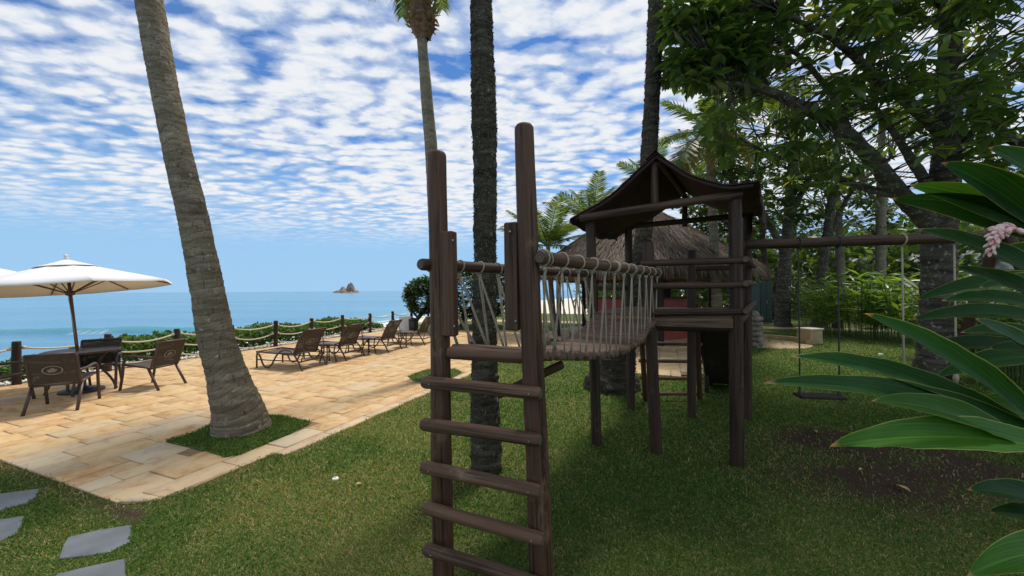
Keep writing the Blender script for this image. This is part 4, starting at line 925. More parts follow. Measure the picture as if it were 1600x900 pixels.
for i, (px, lab) in enumerate(zip(heads, LL)):
    h = g(*px); dirv = Vector((0.955, -0.297, 0)) if i == 0 else Vector((0.95, -0.31+0.03*i, 0)).normalized()
    pv = Vector((-dirv.y, dirv.x, 0)); org = h-dirv*1.22+pv*0.31; LOCS.append(org+dirv*0.95)
    if lp is None: lp = make_lounger(lab); c = lp
    else: c = copy_tree(lp); c['label'] = lab
    c.location = (org.x, org.y, 0.017); c.rotation_euler = (0, 0, math.atan2(dirv.y, dirv.x))
for i, lab in enumerate(['small round table between the first and second loungers', 'small round table between the second and third loungers', 'small round table between the third and last loungers']):
    m = (LOCS[i]+LOCS[i+1])/2; side_table((m.x+0.02, m.y+0.02, 0.017), lab)
# ------------------------------------------------------------------ climbing frame
Z3 = Vector((0, 0, 1))
FB = Vector((1.3, 3.7, 0))
frame = thing('climbing_frame', 'dark log climbing frame with ladder, rope bridge and roofed playhouse tower', 'climbing frame', FB)
def fl(name, a, b_, r0, r1=None, m='stained_log', n=14, **k): return log(name, a, b_, r0, r1, m, frame, FB, n, **k)
def dn(p, z=-0.06): return Vector((p.x, p.y, z))
lt, rtp = at(683, 238, 2.12), at(818, 196, 1.90)
lb = at(693, 900, 2.12); rb = at(848, 956, 1.90)
lb = lt+(lb-lt)*((lt.z+0.06)/(lt.z-lb.z)); rb = rtp+(rb-rtp)*((rtp.z+0.06)/(rtp.z-rb.z))
fl('post', lb, lt, 0.060, 0.050, n=20); fl('post', rb, rtp, 0.062, 0.048, n=20)
def bolt(p, d, r=0.007):
    b = MB(); b.lathe([(0, -0.004), (r, -0.004), (r, 0.003), (r*0.6, 0.006), (0, 0.006)], 8); d = Vector(d).normalized()
    b.build('bolt', 'steel', frame, Matrix.Translation(Vector(p)-FB) @ d.to_track_quat('Z', 'Y').to_matrix().to_4x4())
for (lx, ly, rx, ry) in ((661, 597, 845, 615), (660, 661.5, 845, 688), (660, 729, 844, 767), (665, 792, 849, 843), (664, 857, 850, 916)):
    a, c = at(lx, ly, 2.03), at(rx, ry, 1.805); fl('rung', a, c, 0.0335, 0.0315, 'rung_log', 16, seg=5)
    q = (c-a).normalized(); f_ = Vector((q.y, -q.x, 0)).normalized()
    for e in (a+q*0.055, c-q*0.05): bolt(e+f_*0.030, f_, 0.004)
fl('crossbeam', at(700, 551, 2.10), at(826, 559, 1.92), 0.034, m='rung_log', n=16)
frd = Vector((0.92, -0.39, 0)).normalized(); dpd = Vector((0.57, 0.82, 0)).normalized()
def board(p0, p1, wd, th, ang, m='stained_log', name='board', bev=0.006):
    p0 = Vector(p0); p1 = Vector(p1); L = (p1-p0).length; b = MB(); b.box((0, 0, L/2), (wd, th, L), bev=bev)
    z = (p1-p0).normalized(); x = Vector(ang); x = (x-z*x.dot(z)).normalized(); y = z.cross(x)
    M = Matrix((x, y, z)).transposed().to_4x4(); M.translation = p0-FB; return b.build(name, m, frame, M)
board(at(703, 525, 2.075), at(700, 362, 2.075), 0.078, 0.05, frd); board(at(802, 516, 1.95), at(800, 348, 1.95), 0.068, 0.05, frd)
for p in ((709, 510, 2.045), (707, 376, 2.045), (806, 502, 1.915), (797, 362, 1.915)): bolt(at(*p), (0.1, -1, 0), 0.007)
# bridge
RR0, RR1 = at(843, 402, 1.835), at(1029, 426, 3.73); LR0, LR1 = at(656, 413, 2.06), at(931, 428, 3.98)
fl('handrail', RR0, RR1, 0.035, 0.033, 'rung_log', 16, seg=9); fl('handrail', LR0, LR1, 0.033, 0.033, 'stained_log', 16, seg=9)
ER0, ER1 = Vector((0.155, 1.99, 0)), Vector((1.40, 3.72, 0)); EL0, EL1 = Vector((-0.35, 2.21, 0)), Vector((0.86, 3.94, 0))
def bz(t): return float(np.interp(t, [0, .1, .25, .4, .5, .62, .75, .87, .95, 1], [1.262, 1.232, 1.180, 1.142, 1.128, 1.130, 1.158, 1.215, 1.275, 1.325]))
def edge(t, s): p = (ER0.lerp(ER1, t) if s > 0 else EL0.lerp(EL1, t)); p.z = bz(t); return p
NPL = 35
for i in range(NPL):
    t = (i+0.5)/NPL; a, c = edge(t, -1), edge(t, 1); e = random.uniform(-0.012, 0.012); d = (c-a).normalized(); a = a-d*(0.02+e); c = c+d*(0.02+random.uniform(-.012, .012))
    fl('bridge_plank', a, c, 0.033, 0.031, 'grey_plank', 10, seg=3)
def rope_tube(pts, r=0.0046, name='rope'):
    b = MB(); b.tube([Vector(p)-FB for p in pts], r, 6); b.build(name, 'rope_beige', frame)
def wrap(c, ax, rad, turns=1):
    b = MB(); u = ax.cross(Z3).normalized(); v = u.cross(ax)
    for k in range(turns):
        o = ax*(k-(turns-1)/2)*0.03; sk = random.uniform(-0.02, 0.02)
        b.tube([c-FB+o+ax*sk*math.sin(a)+(u*math.cos(a)+v*math.sin(a))*rad for a in np.linspace(0, 2*math.pi, 14, endpoint=False)], 0.0056, 6, closed=True)
    b.build('rope_loop', 'rope_beige', frame)
for s, (q0, q1), rr in ((1, (RR0, RR1), 0.0385), (-1, (LR0, LR1), 0.037)):
    ax = (q1-q0).normalized(); NL = 12
    def rail_t(t):                                      # point on the rail beside bridge parameter t
        p = edge(t, s); k = max(0.02, min(0.985, (p-q0).dot(ax)/(q1-q0).length)); return q0.lerp(q1, k)
    for i in range(NL):
        t = -0.045+1.03*i/(NL-1)+random.uniform(-0.008, 0.008); c = rail_t(t)
        wrap(c, ax, rr, 2 if i in (0,) or random.random() < 0.2 else 1)
        kn = c-Z3*(rr+0.012); tt = max(0.0, t)
        b = MB(); b.lathe([(0, -0.016), (0.012, -0.008), (0.014, 0.002), (0.009, 0.012), (0, 0.015)], 7, kn-FB); b.build('rope_knot', 'rope_beige', frame)
        for dt in ((0.012, 0.075) if s > 0 else (0.02, 0.10)):
            e = edge(min(0.99, tt+dt), s)+Vector((0, 0, 0.015)); e = e+(e-edge(min(.99, tt+dt), -s)).normalized()*(-0.005)
            off = ax*random.uniform(-0.008, 0.008); mid = kn.lerp(e, 0.5)+Vector((random.uniform(-.006, .006), random.uniform(-.006, .006), -0.01))
            rope_tube(bez(kn+off, mid*1.0, e, 7)); 
            if dt == 0.012 or s < 0: rope_tube(bez(kn-off+ax*0.006, mid+ax*0.012, e+ax*0.012, 7))
# braces under the bridge
fl('brace', at(778, 618, 2.35), at(880, 569, 2.28), 0.026, n=10)
# the tower
P1, P1b, P2, P3, P4, P5 = g(1152, 728), g(1167, 655), g(1025, 709), g(932, 695), g(986, 639), g(1081, 652)
tops = {0: at(1148, 304, P1.y), 1: at(1168, 322, P1b.y), 2: at(1012, 378, P2.y), 3: at(922, 338, P3.y), 4: at(982, 354, P4.y), 5: at(1080, 391, P5.y)}
for k, (p, r0, r1) in enumerate(((P1, .060, .055), (P1b, .054, .05), (P2, .057, .052), (P3, .054, .050), (P4, .052, .05), (P5, .052, .05))):
    tp = tops[k]; bt = tp+(p-tp)*((tp.z+0.06)/tp.z); fl('post', bt, tp, r0, r1, 'weathered_log', n=16)
def pt(s, t, z=0.0):
    a = P3.lerp(P1, s); c = P4.lerp(P1b, s); q = a+(c-a)*t; return Vector((q.x, q.y, z))
DZ = 1.365
for i in range(11): board(pt(-0.03, (i+0.08)/11, DZ-0.016), pt(1.03, (i+0.08)/11, DZ-0.016), 0.118, 0.032, pt(0, 1)-pt(0, 0), 'grey_plank', 'deck_board', 0.004)
for z in (1.333-0.022, 1.333-0.066): board(pt(0.47, -0.035, z), pt(0.985, -0.035, z), 0.041, 0.035, Z3, 'grey_plank', 'fascia_board', 0.005)
for s_, t0, t1 in ((0.0, -0.02, 1.02), (1.0, -0.02, 1.02), (0.5, 0, 1)): fl('joist', pt(s_, t0, DZ-0.085), pt(s_, t1, DZ-0.085), 0.042, m='weathered_log')
fl('joist', pt(-0.02, 0.02, DZ-0.13), pt(1.04, 0.02, DZ-0.13), 0.04, m='weathered_log'); fl('joist', pt(-0.04, 1.0, DZ-0.13), pt(1.04, 1.0, DZ-0.13), 0.04, m='weathered_log')
for (x0, y0, d0, x1, y1, d1) in ((1000, 411, 3.70, 1167, 407, 3.40), (1019, 447, 3.66, 1167, 445, 3.40), (1019, 489, 3.66, 1169, 487, 3.40)):
    fl('rail', at(x0, y0, d0), at(x1, y1, d1), 0.031, 0.030, m='weathered_log')
for z in (1.855, 1.645, 1.40):
    off = (pt(1, 0)-pt(0, 0)).normalized()*0.085; fl('rail', pt(1, -0.06, z)+off, pt(1, 1.12, z+0.02)+off, 0.031, 0.03, m='weathered_log')
for z in (1.86, 1.63): fl('rail', pt(0.5, 1.05, z), pt(1.04, 1.05, z), 0.030, m='weathered_log')
fl('rail', pt(0, 0.0, 1.86)-frd*0.07, pt(0, 1.05, 1.86)-frd*0.07, 0.03, m='weathered_log'); fl('rail', pt(0, 0.0, 1.62)-frd*0.07, pt(0, 1.05, 1.62)-frd*0.07, 0.03, m='weathered_log')
# roof timbers and the sagging cover
RZ = 2.86
fl('tie_beam', at(906, 341, P3.y-0.07), at(1160, 302, P1.y-0.07), 0.038, n=14, m='weathered_log'); fl('tie_beam', pt(-0.06, 1.0, tops[4].z), pt(1.06, 1.0, tops[4].z+0.06), 0.036, m='weathered_log')
fl('king_post', at(1024, 325, 3.68), at(1022, 252, 3.68), 0.034, m='weathered_log'); fl('king_post', pt(0.5, 1.0, 2.4), pt(0.5, 1.0, RZ-0.06), 0.034, m='weathered_log')
fl('ridge_pole', pt(0.5, -0.04, RZ-0.04), pt(0.5, 1.06, RZ-0.06), 0.032, m='weathered_log')
def rz(s, t):
    wr = 0.028*mnoise.noise((s*3.1, t*2.7, 4))+0.012*mnoise.noise((s*9, t*8, 2))
    if s <= 0.5: d = (0.5-s)/0.65; z = RZ-0.545*d**0.93-0.045*math.sin(math.pi*min(d, 1))
    else: d = (s-0.5)/0.65; z = RZ-0.375*(1-max(0, 1-d)**2.2)+0.14*max(0, d-0.78)
    return z-0.05*math.sin(math.pi*min(max(t, 0), 1))*min(1, abs(s-0.5)*4)*0.8+wr*min(1, abs(s-.5)*6)
def roof():
    for side in (-1, 1):
        rows = []
        for i in range(25):
            t = -0.11+1.22*i/24; row = []
            for j in range(17):
                s = 0.5+side*0.65*j/16; s2 = s+(0.02*mnoise.noise((t*6, side, 1)) if j == 16 else 0); row.append(pt(s2, t, rz(s, t)+0.012))
            h = (0.05+0.05*abs(mnoise.noise((t*9, 5, side)))) if side < 0 else 0.09+0.16*max(0, min(1, (t-0.0)/0.8))+0.04*mnoise.noise((t*7, 1, 1))
            e = row[-1]; o = (pt(1, 0)-pt(0, 0)).normalized()*side
            row += [e+o*0.012-Z3*h*0.45, e+o*0.006+o*0.02*mnoise.noise((t*8, 2, 2))-Z3*h]; rows.append(row)
        b = MB(); sheet(b, rows, 0.010*side); 
        b.v = [tuple(Vector(p)-FB) for p in b.v]; b.build('roof_cover', 'roof_canvas', frame)
    b = MB(); n = 14; rows = []
    for i in range(n):
        t = -0.125+1.25*i/(n-1); rows.append([pt(0.5+k, t, RZ+0.035-abs(k)*2.0*(0.55 if k < 0 else 0.62)+0.012*mnoise.noise((t*6, k*8, 3))) for k in (-0.07, -0.03, 0, 0.03, 0.07)])
    sheet(b, rows, 0.008); b.v = [tuple(Vector(p)-FB) for p in b.v]; b.build('ridge_cap', 'roof_canvas', frame)
    # front edge battens seen along the gable
    for side in (-1, 1):
        b = MB(); b.tube([pt(0.5+side*0.62*k/10, -0.095, rz(0.5+side*0.62*k/10, -0.095)-0.012)-FB for k in range(11)], 0.017, 7); b.build('rafter', 'roof_canvas', frame)
roof()
# rear ladder and slide
la, lc = g(1009, 625), g(1094, 625); lat, lct = Vector((1.70, 5.14, 1.42)), Vector((2.38, 4.98, 1.42))
fl('ladder_rail', dn(la, -0.05), lat, 0.036); fl('ladder_rail', dn(lc, -0.05), lct, 0.036)
for k in (0.07, 0.24, 0.42, 0.60, 0.79): a, c = la.lerp(lat, k), lc.lerp(lct, k); e = (c-a).normalized()*0.06; fl('rung', a-e, c+e, 0.026, m='rung_log', n=10)
def slide():
    a, c = pt(0.56, 1.03), pt(0.97, 1.03); d = (pt(1, 1)-pt(1, 0)).normalized(); w_ = (c-a).normalized()
    L0 = 1.40; prof = [(0.0, DZ), (0.15, DZ-0.05), (L0*0.8, 0.36), (L0*0.95, 0.17), (L0*1.12, 0.10), (L0*1.3, 0.09)]
    b = MB(); sheet(b, [[a+d*x+Vector((0, 0, z))-FB, c+d*x+Vector((0, 0, z))-FB] for x, z in prof], -0.03); b.build('slide_bed', 'fence_log', frame)
    for q, sg in ((a, -1), (c, 1)):
        b = MB(); o = w_*sg*0.018
        sheet(b, [[q+o+d*x+Vector((0, 0, z-0.08))-FB, q+o+d*x+Vector((0, 0, z+0.14))-FB] for x, z in prof], 0.03*sg); b.build('slide_side', 'fence_log', frame)
    for q in (a, c): fl('slide_leg', dn(q+d*1.15), q+d*1.15+Vector((0, 0, 0.28)), 0.035, m='fence_log', n=10)
slide()
# swing beam and its end frame
SB0, SB1 = at(1162, 382, 4.30), at(1588, 369, 3.95)
fl('swing_beam', SB0, SB1, 0.054, 0.056, n=16, seg=14)
for dy in (-0.62, 0.75): e = at(1568, 372, 3.98); fl('swing_post', dn(e+Vector((0.10, dy, 0))), e+Vector((0, dy*0.05, 0.05)), 0.055, 0.05)
def swing(x0, x1, lab, seat_z, ropem, r):
    k = lambda x: SB0.lerp(SB1, ((x-1162)/426)); a, c = k(x0), k(x1); m = (a+c)/2; base = Vector((m.x, m.y, seat_z)); t = thing('swing', lab, 'swing', base, group='swings under the log beam')
    ang = math.atan2((c-a).y, (c-a).x)
    b = MB(); b.box((0, 0, 0), ((c-a).length+0.05, 0.17, 0.032), rz=ang, bev=0.006); b.build('seat', 'fence_log', t)
    for p in (a, c):
        bt = Vector((p.x, p.y, seat_z-0.03))
        b = MB(); b.tube([bt-base, Vector((p.x, p.y, seat_z+0.6))-base+Vector((.004, 0, 0)), Vector((p.x, p.y, p.z-0.05))-base], r, 6)
        b.tube([p-base+Vector((math.cos(ang)*0, 0, 0))+(Vector((-math.sin(ang), math.cos(ang), 0))*math.cos(q)+Z3*math.sin(q))*0.060 for q in np.linspace(0, 2*math.pi, 14, endpoint=False)], r, 6, closed=True); b.build('rope', ropem, t)
        for zz in (0.17, 0.02): b = MB(); b.lathe([(0, -0.05), (r*2.0, -0.035), (r*2.8, 0), (r*1.8, 0.04), (0, 0.06)], 8, bt-base+Vector((0, 0, 0.03+zz))); b.build('knot', ropem, t)
swing(1253, 1317, 'swing on dark ropes hung next to the playhouse tower', 0.42, 'rope_dark', 0.008)
swing(1418, 1497, 'swing on pale ropes hung towards the ginger leaves', 0.48, 'rope_beige', 0.009)

# ------------------------------------------------------------------ thatched hut
def hut():
    c = Vector((4.40, 13.4, 0)); t = thing('thatched_hut', 'round open bar hut with a shaggy grey thatched roof', 'hut', c); Ro = 3.75
    def rprof(k): return Ro*k, 4.62-(4.62-2.18)*(k**1.04)
    b = MB(); b.lathe([(0.02, 4.62)]+[rprof(k) for k in np.linspace(0.1, 1, 10)]+[(Ro-0.02, 2.0), (Ro-0.25, 1.98), (0.05, 4.3)], 40); ro = b.build('roof', 'thatch_core', t)
    n = 22000; k = np.sqrt(rng.uniform(0.002, 1.0, n)); a = rng.random(n)*2*np.pi; rr = Ro*k; z = 4.62-(4.62-2.18)*k**1.04+0.02
    out = np.stack([np.cos(a), np.sin(a), np.zeros(n)], 1); C = out*rr[:, None]; C[:, 2] = z; sl = np.stack([np.cos(a)*0.83, np.sin(a)*0.83, np.full(n, -0.56)], 1)
    A = sl+rng.normal(size=(n, 3))*0.09; A[k > 0.93] += np.array([0, 0, -0.7]); U = np.stack([np.cos(a)*0.5, np.sin(a)*0.5, np.full(n, 0.85)], 1)
    C += U*rng.uniform(0, 0.06, n)[:, None]
    o = link('thatch', leaf_mesh('thatch', C, A, U, rng.uniform(0.25, 0.6, n), rng.uniform(0.012, 0.03, n), 'thatch_straw', np.clip(fnoise(a*3+9, k*3+9, 1.3)*0.7+rng.normal(size=n)*0.2, 0, 1)), ro); o['kind'] = 'stuff'
    for i in range(10):
        a = 0.2+i*2*math.pi/10; p = Vector((2.9*math.cos(a), 2.9*math.sin(a), 0)); log('post', p-Vector((0, 0, .05)), p+Vector((0, 0, 2.45)), 0.085, 0.08, 'tree_bark' if False else 'fence_log', t, n=10)
        a2 = 0.2+(i+1)*2*math.pi/10; q = Vector((2.9*math.cos(a2), 2.9*math.sin(a2), 1.98)); log('beam', Vector((p.x, p.y, 1.98)), q, 0.12, 0.12, 'grey_plank', t, n=10)
    b = MB(); arc = np.linspace(R(190), R(345), 22); P = []
    for a in arc:
        for r_, z in ((1.75, 0), (1.75, 1.30), (1.63, 1.30), (1.63, 0)): P.append((r_*math.cos(a), r_*math.sin(a), z))
    b.add(P, [(i*4+j, (i+1)*4+j, (i+1)*4+(j+1) % 4, i*4+(j+1) % 4) for i in range(21) for j in range(4)]+[(0, 1, 2, 3), (84, 87, 86, 85)]); b.build('bar_counter', 'red_paint', t)
    b = MB(); P = []
    for a in arc:
        for r_, z in ((1.88, 1.303), (1.88, 1.34), (1.5, 1.34), (1.5, 1.303)): P.append((r_*math.cos(a), r_*math.sin(a), z))
    b.add(P, [(i*4+j, (i+1)*4+j, (i+1)*4+(j+1) % 4, i*4+(j+1) % 4) for i in range(21) for j in range(4)]+[(0, 1, 2, 3), (84, 87, 86, 85)]); b.build('counter_top', 'weathered_log', t)
    b = MB(); b.box((0.4, 0.6, 0.95), (1.6, 0.5, 1.9), bev=0.02); b.build('back_cabinet', 'stained_log', t)
    b = MB(); b.lathe([(0, 0.004), (3.2, 0.004), (3.25, 0.02), (3.2, 0.05), (0, 0.05)], 36); b.build('floor', 'ochre_stone', t)
hut()
def rocks(root, base, spots, mtl='rock'):
    for (x, y, z, s) in spots:
        b = MB(); so = random.uniform(0, 99); P = []; n = 8
        for i in range(5):
            th = math.pi*i/4
            for k in range(n):
                a = 2*math.pi*k/n; d = Vector((math.sin(th)*math.cos(a), math.sin(th)*math.sin(a), math.cos(th)*0.75)); P.append(d*s*(1+0.3*mnoise.noise(d*1.4+Vector((so, 0, 0)))))
        b.add(P, [(i*n+k, (i+1)*n+k, (i+1)*n+(k+1) % n, i*n+(k+1) % n) for i in range(4) for k in range(n)], 0, True); b.build('stone', mtl, root, Matrix.Translation((x, y, z)))
def shower():
    c = g(1178, 541); t = thing('stone_pillar', 'stacked round-stone pillar behind the playhouse post', 'pillar', c)
    b = MB(); b.lathe([(0.0, 0), (0.15, 0), (0.15, 0.86), (0.0, 0.86)], 14); b.build('core', 'mortar', t)
    rocks(t, c, [(0.15*math.cos(a+z*5), 0.15*math.sin(a+z*5), z, random.uniform(0.075, 0.105)) for z in (0.07, 0.21, 0.35, 0.49, 0.63, 0.77) for a in np.linspace(0, 2*math.pi, 8, endpoint=False)]); rocks(t, c, [(0, 0, 0.88, 0.15)])
    # kerbed basin
    c0 = g(1195, 536); b = MB(); t = thing('paved_basin', 'low curved stone kerb round a paved shower floor', 'basin', c0)
    arc = np.linspace(R(-25), R(150), 18); P = []; Rr = 1.15
    for a in arc:
        for r_, z in ((Rr, -0.02), (Rr, 0.14), (Rr-0.16, 0.14), (Rr-0.16, -0.02)): P.append((r_*math.cos(a), r_*math.sin(a), z))
    b.add(P, [(i*4+j, (i+1)*4+j, (i+1)*4+(j+1) % 4, i*4+(j+1) % 4) for i in range(17) for j in range(4)]+[(0, 1, 2, 3), (68, 71, 70, 69)]); b.build('kerb', 'ochre_stone', t)
    b = MB(); b.lathe([(0.0, 0.02), (1.1, 0.02), (1.12, -0.01)], 30); b.build('basin_floor', 'ochre_stone', t)
    p = g(1265, 537); t = thing('stone_block', 'square beige stone block at the end of the basin kerb', 'block', p, 0.2)
    b = MB(); b.box((0, 0, 0.20), (0.42, 0.42, 0.40), bev=0.01); b.build('plinth', 'ochre_stone', t); b = MB(); b.box((0, 0, 0.428), (0.47, 0.47, 0.05), bev=0.008); b.build('cap', 'sand', t)
shower()
def boxes():
    p = g(633, 520); t = thing('white_cabinet', 'white box cabinet standing by the last fence posts', 'cabinet', p, 0.3)
    b = MB(); b.box((0, 0, 0.29), (0.42, 0.3, 0.58), bev=0.01); b.build('body', 'white_paint', t); b = MB(); b.box((0, 0, 0.595), (0.46, 0.34, 0.03), bev=0.006); b.build('lid', 'white_paint', t)
    p = g(645, 521); t = thing('black_bin', 'black bin beside the white cabinet', 'bin', p, 0.3)
    b = MB(); b.lathe([(0, 0), (0.13, 0), (0.15, 0.5), (0, 0.5)], 14); b.build('body', 'black_plastic', t); b = MB(); b.lathe([(0, 0.5), (0.16, 0.502), (0.16, 0.53), (0.08, 0.57), (0, 0.575)], 14); b.build('lid', 'black_plastic', t)
    p = g(1308, 513); t = thing('garden_box', 'black garden box standing in grass before the ginger bushes', 'box', p, 0.2)
    b = MB(); b.box((0, 0, 0.24), (0.24, 0.24, 0.48), bev=0.01); b.build('body', 'black_plastic', t); b = MB(); b.box((0, 0, 0.50), (0.28, 0.28, 0.035), bev=0.006); b.build('cap', 'black_plastic', t)
    p = g(1191, 503); t = thing('green_cabinet', 'tall dark green cabinet between the hut and the trees', 'cabinet', p, 0.1)
    b = MB(); b.box((0, 0, 0.95), (0.62, 0.5, 1.9), bev=0.01); b.build('body', 'green_paint', t)
    for s in (-1, 1): b = MB(); b.box((s*0.15, -0.26, 0.95), (0.28, 0.02, 1.7), bev=0.004); d = b.build('door', 'green_paint', t); b = MB(); b.box((s*0.03, -0.28, 0.95), (0.02, 0.03, 0.16)); b.build('handle', 'steel', d)
    for x, y, lab in ((524, 749, 'white plastic sprinkler cap lying in the lawn before the ladder'), (1376, 556, 'small white plastic cap in the shaded grass past the swings')):
        q = g(x, y, 0.015); t = thing('sprinkler_cap', lab, 'sprinkler', (q.x, q.y, 0.0)); r = 0.026 if x < 900 else 0.045; h = 0.03 if x < 900 else 0.07
        b = MB(); b.lathe([(r*0.9, -0.01), (r, h*0.4), (r, h*0.8), (r*0.8, h), (0, h)], 18); b.build('cap', 'white_paint', t); b = MB(); b.lathe([(0, h), (r*0.3, h), (r*0.3, h+0.004), (0, h+0.004)], 10); b.build('nozzle', 'steel', t)
boxes()
def house(p, w_, d_, h_, lab, rzv):
    t = thing('house', lab, 'house', p, rzv)
    b = MB(); b.box((0, 0, h_/2), (w_, d_, h_)); b.build('wall', 'white_paint', t)
    b = MB(); x, y = w_/2+0.4, d_/2+0.4; b.add([(-x, -y, h_), (x, -y, h_), (x, y, h_), (-x, y, h_), (-x, 0, h_+1.3), (x, 0, h_+1.3)], [(0, 1, 5, 4), (2, 3, 4, 5), (0, 4, 3), (1, 2, 5), (3, 2, 1, 0)]); b.build('roof', 'slate', t)
    b = MB(); b.box((-w_*0.1, -d_/2-0.03, 1.02), (0.95, 0.08, 2.04), bev=0.01); dd = b.build('door', 'red_paint', t); b = MB(); b.box((-w_*0.1+0.36, -d_/2-0.09, 1.0), (0.03, 0.05, 0.14)); b.build('handle', 'steel', dd)
    for x in (-w_*0.33, w_*0.18, w_*0.36):
        b = MB(); b.box((x, -d_/2-0.03, 1.5), (1.0, 0.07, 1.1), bev=0.01); f_ = b.build('window', 'red_paint', t); b = MB(); b.box((x, -d_/2-0.07, 1.5), (0.84, 0.02, 0.94)); b.build('pane', 'black_plastic', f_)
house((at(1338, 450, 27).x, 27, 0), 3.6, 3.0, 2.9, 'small white house with red door glimpsed over the ginger bushes', 0.1)
house((at(1520, 450, 24).x, 24, 0), 5.5, 4.0, 2.6, 'white house behind the lichened trunk, half hidden by leaves', -0.5)

# ------------------------------------------------------------------ trees
def whorls(C, n, l, w_, droop=(-0.9, 0.25), jit=0.3, tint=None):
    m = len(C); a = (np.arange(n)*2*np.pi/n)[None]+rng.random((m, 1))*6.28+rng.normal(size=(m, n))*jit; e = rng.uniform(*droop, (m, n))
    A = np.stack([np.cos(a)*np.cos(e), np.sin(a)*np.cos(e), np.sin(e)], -1).reshape(-1, 3); CC = np.repeat(C, n, 0)+A*0.02
    U = np.array([[0, 0, 1.0]])+rng.normal(size=(m*n, 3))*0.25
    L = rng.uniform(0.7, 1.2, m*n)*l; T = np.clip(np.repeat(rng.beta(2, 2.6, m), n)*0.75+rng.normal(size=m*n)*0.09+(rng.random(m*n) < 0.012)*0.8, 0, 1)
    return CC, A, U, L, L*w_*rng.uniform(0.85, 1.15, m*n), T
def tree(name, label, base, trunk, limbs, C, n, l, w_, mtl, group=None, bark='tree_bark', droop=(-0.9, 0.25), twig=0.008, twigk=1.0, seg=16, ring=0.3):
    base = Vector((base[0], base[1], 0)); t = thing(name, label, 'tree', base, group=group)
    link('trunk', trunk_mesh('trunk', trunk, bark, seg, ring, 0.0, 0.16, 0.05, 2.6, base, plain=True), t)
    S = [p for p, r in trunk if p.z > 1.5]
    for lb_ in limbs:
        link('limb', trunk_mesh('limb', lb_, bark, 10, ring, 0.0, 0.15, 0.07, 2.2, base, plain=True), t); c = crom([p for p, r in lb_], 6); S += c
    S = np.array([tuple(p) for p in S]); C = np.asarray(C); V = []; F = []
    for q in C[:int(len(C)*twigk)]:
        d = np.linalg.norm(S-q, axis=1)+0.6*np.maximum(0, S[:, 2]-q[2]); s = Vector(S[int(np.argmin(d))]); e = Vector(q); mid = s.lerp(e, 0.5)+Vector((0, 0, 0.12*(e-s).length))+Vector(rng.normal(size=3)*0.06); r = twig
        pts = bez(s, mid, e, 5); o = len(V); b = MB(); b.tube([p-base for p in pts], [r*2.0, r*1.7, r*1.4, r*1.1, r*0.8], 3, cap=False); V += b.v; F += [tuple(i+o for i in f) for f in b.f]
    if F:
        o = link('twigs', npmesh('twigs', np.array(V), np.array(F), bark, True, {'ring': ('FLOAT', [0.6]*len(V))}), t); o['kind'] = 'stuff'
    CC, A, U, L, W, T = whorls(C-np.array(tuple(base)), n, l, w_, droop); link('crown', leaf_mesh8('crown', CC, A, U, L, W, mtl, T), t)
    return t
def pp(lst): return [(at(x, y, D), w_*0.5*D/F_PX*obl(x)) for x, y, D, w_ in lst]
def region(n, xs, ys, ds, keep=None):
    out = []
    while len(out) < n:
        x, y, D = random.uniform(*xs), random.uniform(*ys), random.uniform(*ds)
        if keep is None or keep(x, y, D): out.append(tuple(at(x, y, D)))
    return out
def lump(x, y, D, sc=0.011, th=-0.06): return mnoise.noise((x*sc, y*sc, D*0.55)) > th
# big lichened tree on the right
tb = g(1458, 602)
def kA(x, y, D):
    lim = np.interp(x, [1040, 1075, 1120, 1200, 1300, 1350, 1420, 1500, 1700], [120, 150, 235, 300, 305, 250, 225, 250, 330])
    left = 1042+10*math.sin(y*0.05)
    return x > left and y < lim and lump(x, y, D, 0.012, -0.16)
CA = region(860, (1040, 1680), (-160, 330), (4.9, 8.6), kA)
CA += region(230, (1045, 1180), (-40, 130), (5.2, 6.6), lambda x, y, D: lump(x, y, D, 0.02, -0.02))
CA += region(260, (1000, 2000), (-1100, -150), (4.0, 9.0), lambda x, y, D: at(x, y, D).z < 9.5 and lump(x, y, D, 0.004))  # whorls above the view, put in for the shade they cast
for _ in range(90):                                        # unseen overhead part of the crown, added to shade the right-hand lawn
    p = (random.uniform(1.8, 9), random.uniform(-2.5, 5), random.uniform(4.6, 7.8))
    if p[2] > 1.8+0.80*max(p[1], 0) + 1.0: CA.append(p)
limA = [pp([(1455, 352, 6.6, 40), (1405, 300, 6.4, 34), (1330, 215, 6.1, 27), (1250, 165, 5.8, 20), (1185, 138, 5.6, 14), (1130, 130, 5.4, 9)]),
        pp([(1478, 215, 6.5, 30), (1425, 165, 6.2, 24), (1370, 120, 5.9, 18), (1300, 60, 5.6, 12), (1220, 20, 5.4, 7)]),
        pp([(1440, 335, 6.6, 26), (1470, 285, 6.5, 20), (1495, 240, 6.4, 15), (1530, 190, 6.2, 10)]),
        pp([(1470, 315, 6.6, 24), (1432, 262, 6.5, 20), (1405, 220, 6.4, 14), (1370, 170, 6.4, 9)]),
        pp([(1486, 130, 6.4, 28), (1545, 185, 6.3, 24), (1600, 230, 6.2, 20), (1680, 240, 6.0, 12)]),
        pp([(1484, 20, 6.3, 26), (1400, -90, 5.6, 24), (1250, -190, 4.8, 18), (1100, -320, 4.2, 10)]),
        pp([(1484, -40, 6.3, 26), (1560, -160, 6.0, 22), (1700, -350, 5.0, 14)]),
        pp([(1400, 305, 6.4, 18), (1340, 290, 6.7, 14), (1270, 262, 7.0, 10), (1200, 240, 7.2, 6)]),
        pp([(1330, 215, 6.1, 16), (1300, 150, 6.2, 12), (1240, 80, 6.3, 8), (1150, 30, 6.2, 5)])]
